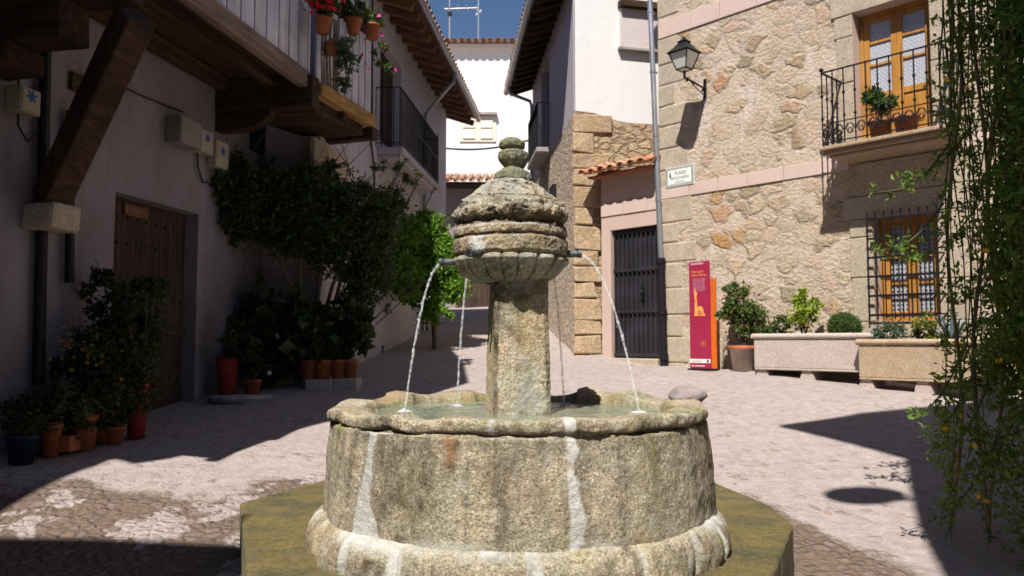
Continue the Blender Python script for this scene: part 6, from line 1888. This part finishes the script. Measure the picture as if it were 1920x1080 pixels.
# --- winter jasmine curtain at right
jb = Vector((3.3, 5.5, 3.95))
jt_ = thing('hanging_jasmine', 'curtain of trailing jasmine stems with sparse yellow flowers hanging down the right edge', 'climber', T(*jb))
g = random.Random(77)
ST = []; LP = []
def strand(px0, px1, d, pyend, wig=.1, dens=1.0):
    a = at(px0, -120, d); b = at(px1, pyend, d)
    pts = []; n = 22; ph = g.uniform(0, 6); ph2 = g.uniform(0, 6)
    for i in range(n + 1):
        t_ = i / n; p = a.lerp(b, t_)
        p.x += wig * math.sin(t_ * 5 + ph) * t_ ** .5 * .6 + .02 * math.sin(t_ * 17 + ph2); p.y += wig * math.cos(t_ * 4 + ph2) * .8
        if t_ > .85: p.x -= (t_ - .85) * g.uniform(0, 1.2)
        pts.append(p - jb)
    ST.append(pts)
    for i in range(int(75 * dens)):
        t_ = g.random(); k_ = t_ * n; i0 = min(n - 1, int(k_)); p = pts[i0].lerp(pts[i0 + 1], k_ - i0)
        LP.append((tuple(p + Vector((g.gauss(0, .035), g.gauss(0, .05), g.gauss(0, .03)))), (.045, .045, .04), 9))
for i in range(15): strand(g.uniform(1755, 1870), g.uniform(1775, 1890), g.uniform(5.4, 6.2), g.uniform(640, 1100), .08, .22 if i % 3 else .5)
for i in range(44): 
    px = g.uniform(1865, 2060); strand(px, px + g.uniform(-25, 25), g.uniform(5.0, 6.2), g.uniform(560, 960), .1, 1.2)
for (px, py) in ((1690, 330), (1700, 480), (1650, 360), (1765, 700), (1640, 470)):      # loose side sprays
    a = at(px + 130, py - 90, 5.7); b = at(px, py, 5.6); pts = [a.lerp(b, t_ / 10) - jb + Vector((0, 0, -.1 * math.sin(t_ / 10 * 3.14))) for t_ in range(11)]; ST.append(pts)
    for i in range(9): LP.append((tuple(pts[g.randrange(3, 11)] + Vector((g.gauss(0, .03), g.gauss(0, .03), g.gauss(0, .03)))), (.04, .04, .04), 8))
for (px, py) in ((1745, 850), (1760, 950), (1700, 780), (1800, 900), (1720, 820)):
    a = at(px + 110, py - 130, 5.4); b = at(px, py, 5.2); pts = [a.lerp(b, t_ / 10) - jb + Vector((0, 0, -.12 * math.sin(t_ / 10 * 3.14))) for t_ in range(11)]; ST.append(pts)
    for i in range(11): LP.append((tuple(pts[g.randrange(2, 11)] + Vector((g.gauss(0, .035), g.gauss(0, .03), g.gauss(0, .035)))), (.05, .05, .05), 8))
for i in range(70):      # thick body of leaves at the far right
    px, py = g.uniform(1855, 2010), g.uniform(-60, 760)
    if px < 1880 and g.random() < .5: continue
    p = at(px, py, g.uniform(5.2, 6.1)) - jb; LP.append((tuple(p), (.2, .18, .22), 120))
for i in range(12):
    p = at(g.uniform(1890, 2000), g.uniform(680, 1060), g.uniform(5.0, 5.6)) - jb; LP.append((tuple(p), (.15, .15, .2), 100))
for i in range(20):
    p = at(g.uniform(1830, 2010), g.uniform(-80, 330), g.uniform(5.3, 6.2)) - jb; LP.append((tuple(p), (.17, .16, .2), 90))
leaves('foliage', LP, .055, L_VINE, jt_, None, 88, .42, clump=12, spread=.3, droop=.2)
mb = MB()
for s_p in ST: mb.tube(s_p, [.007 - .004 * i / (len(s_p) - 1) for i in range(len(s_p))], 5)
mkobj('stems', mb, M_STEMG, jt_)
mb = MB()
for (px, d) in ((1838, 5.6), (1866, 5.5), (1790, 5.8)):
    pts = [at(px + 14 * math.sin(i * .6 + px), -120 + i * 62, d) - jb for i in range(19)]; mb.tube(pts, .012, 6)
mkobj('old_stems', mb, M_STEMB, jt_)
pts = []
for (px, py) in ((1773, 148), (1820, 165), (1863, 575), (1893, 548), (1773, 803), (1820, 834), (1835, 925), (1850, 940), (1903, 686), (1868, 676), (1798, 775), (1660, 383), (1760, 330), (1845, 470), (1812, 300), (1900, 420)):
    p = at(px, py, 5.15) - jb; pts.append(p); pts.append(p + Vector((g.gauss(0, .02), 0, g.gauss(0, .02))))
mkobj('blossom', petals(MB(), pts, .017, 4), M_PETY, jt_)
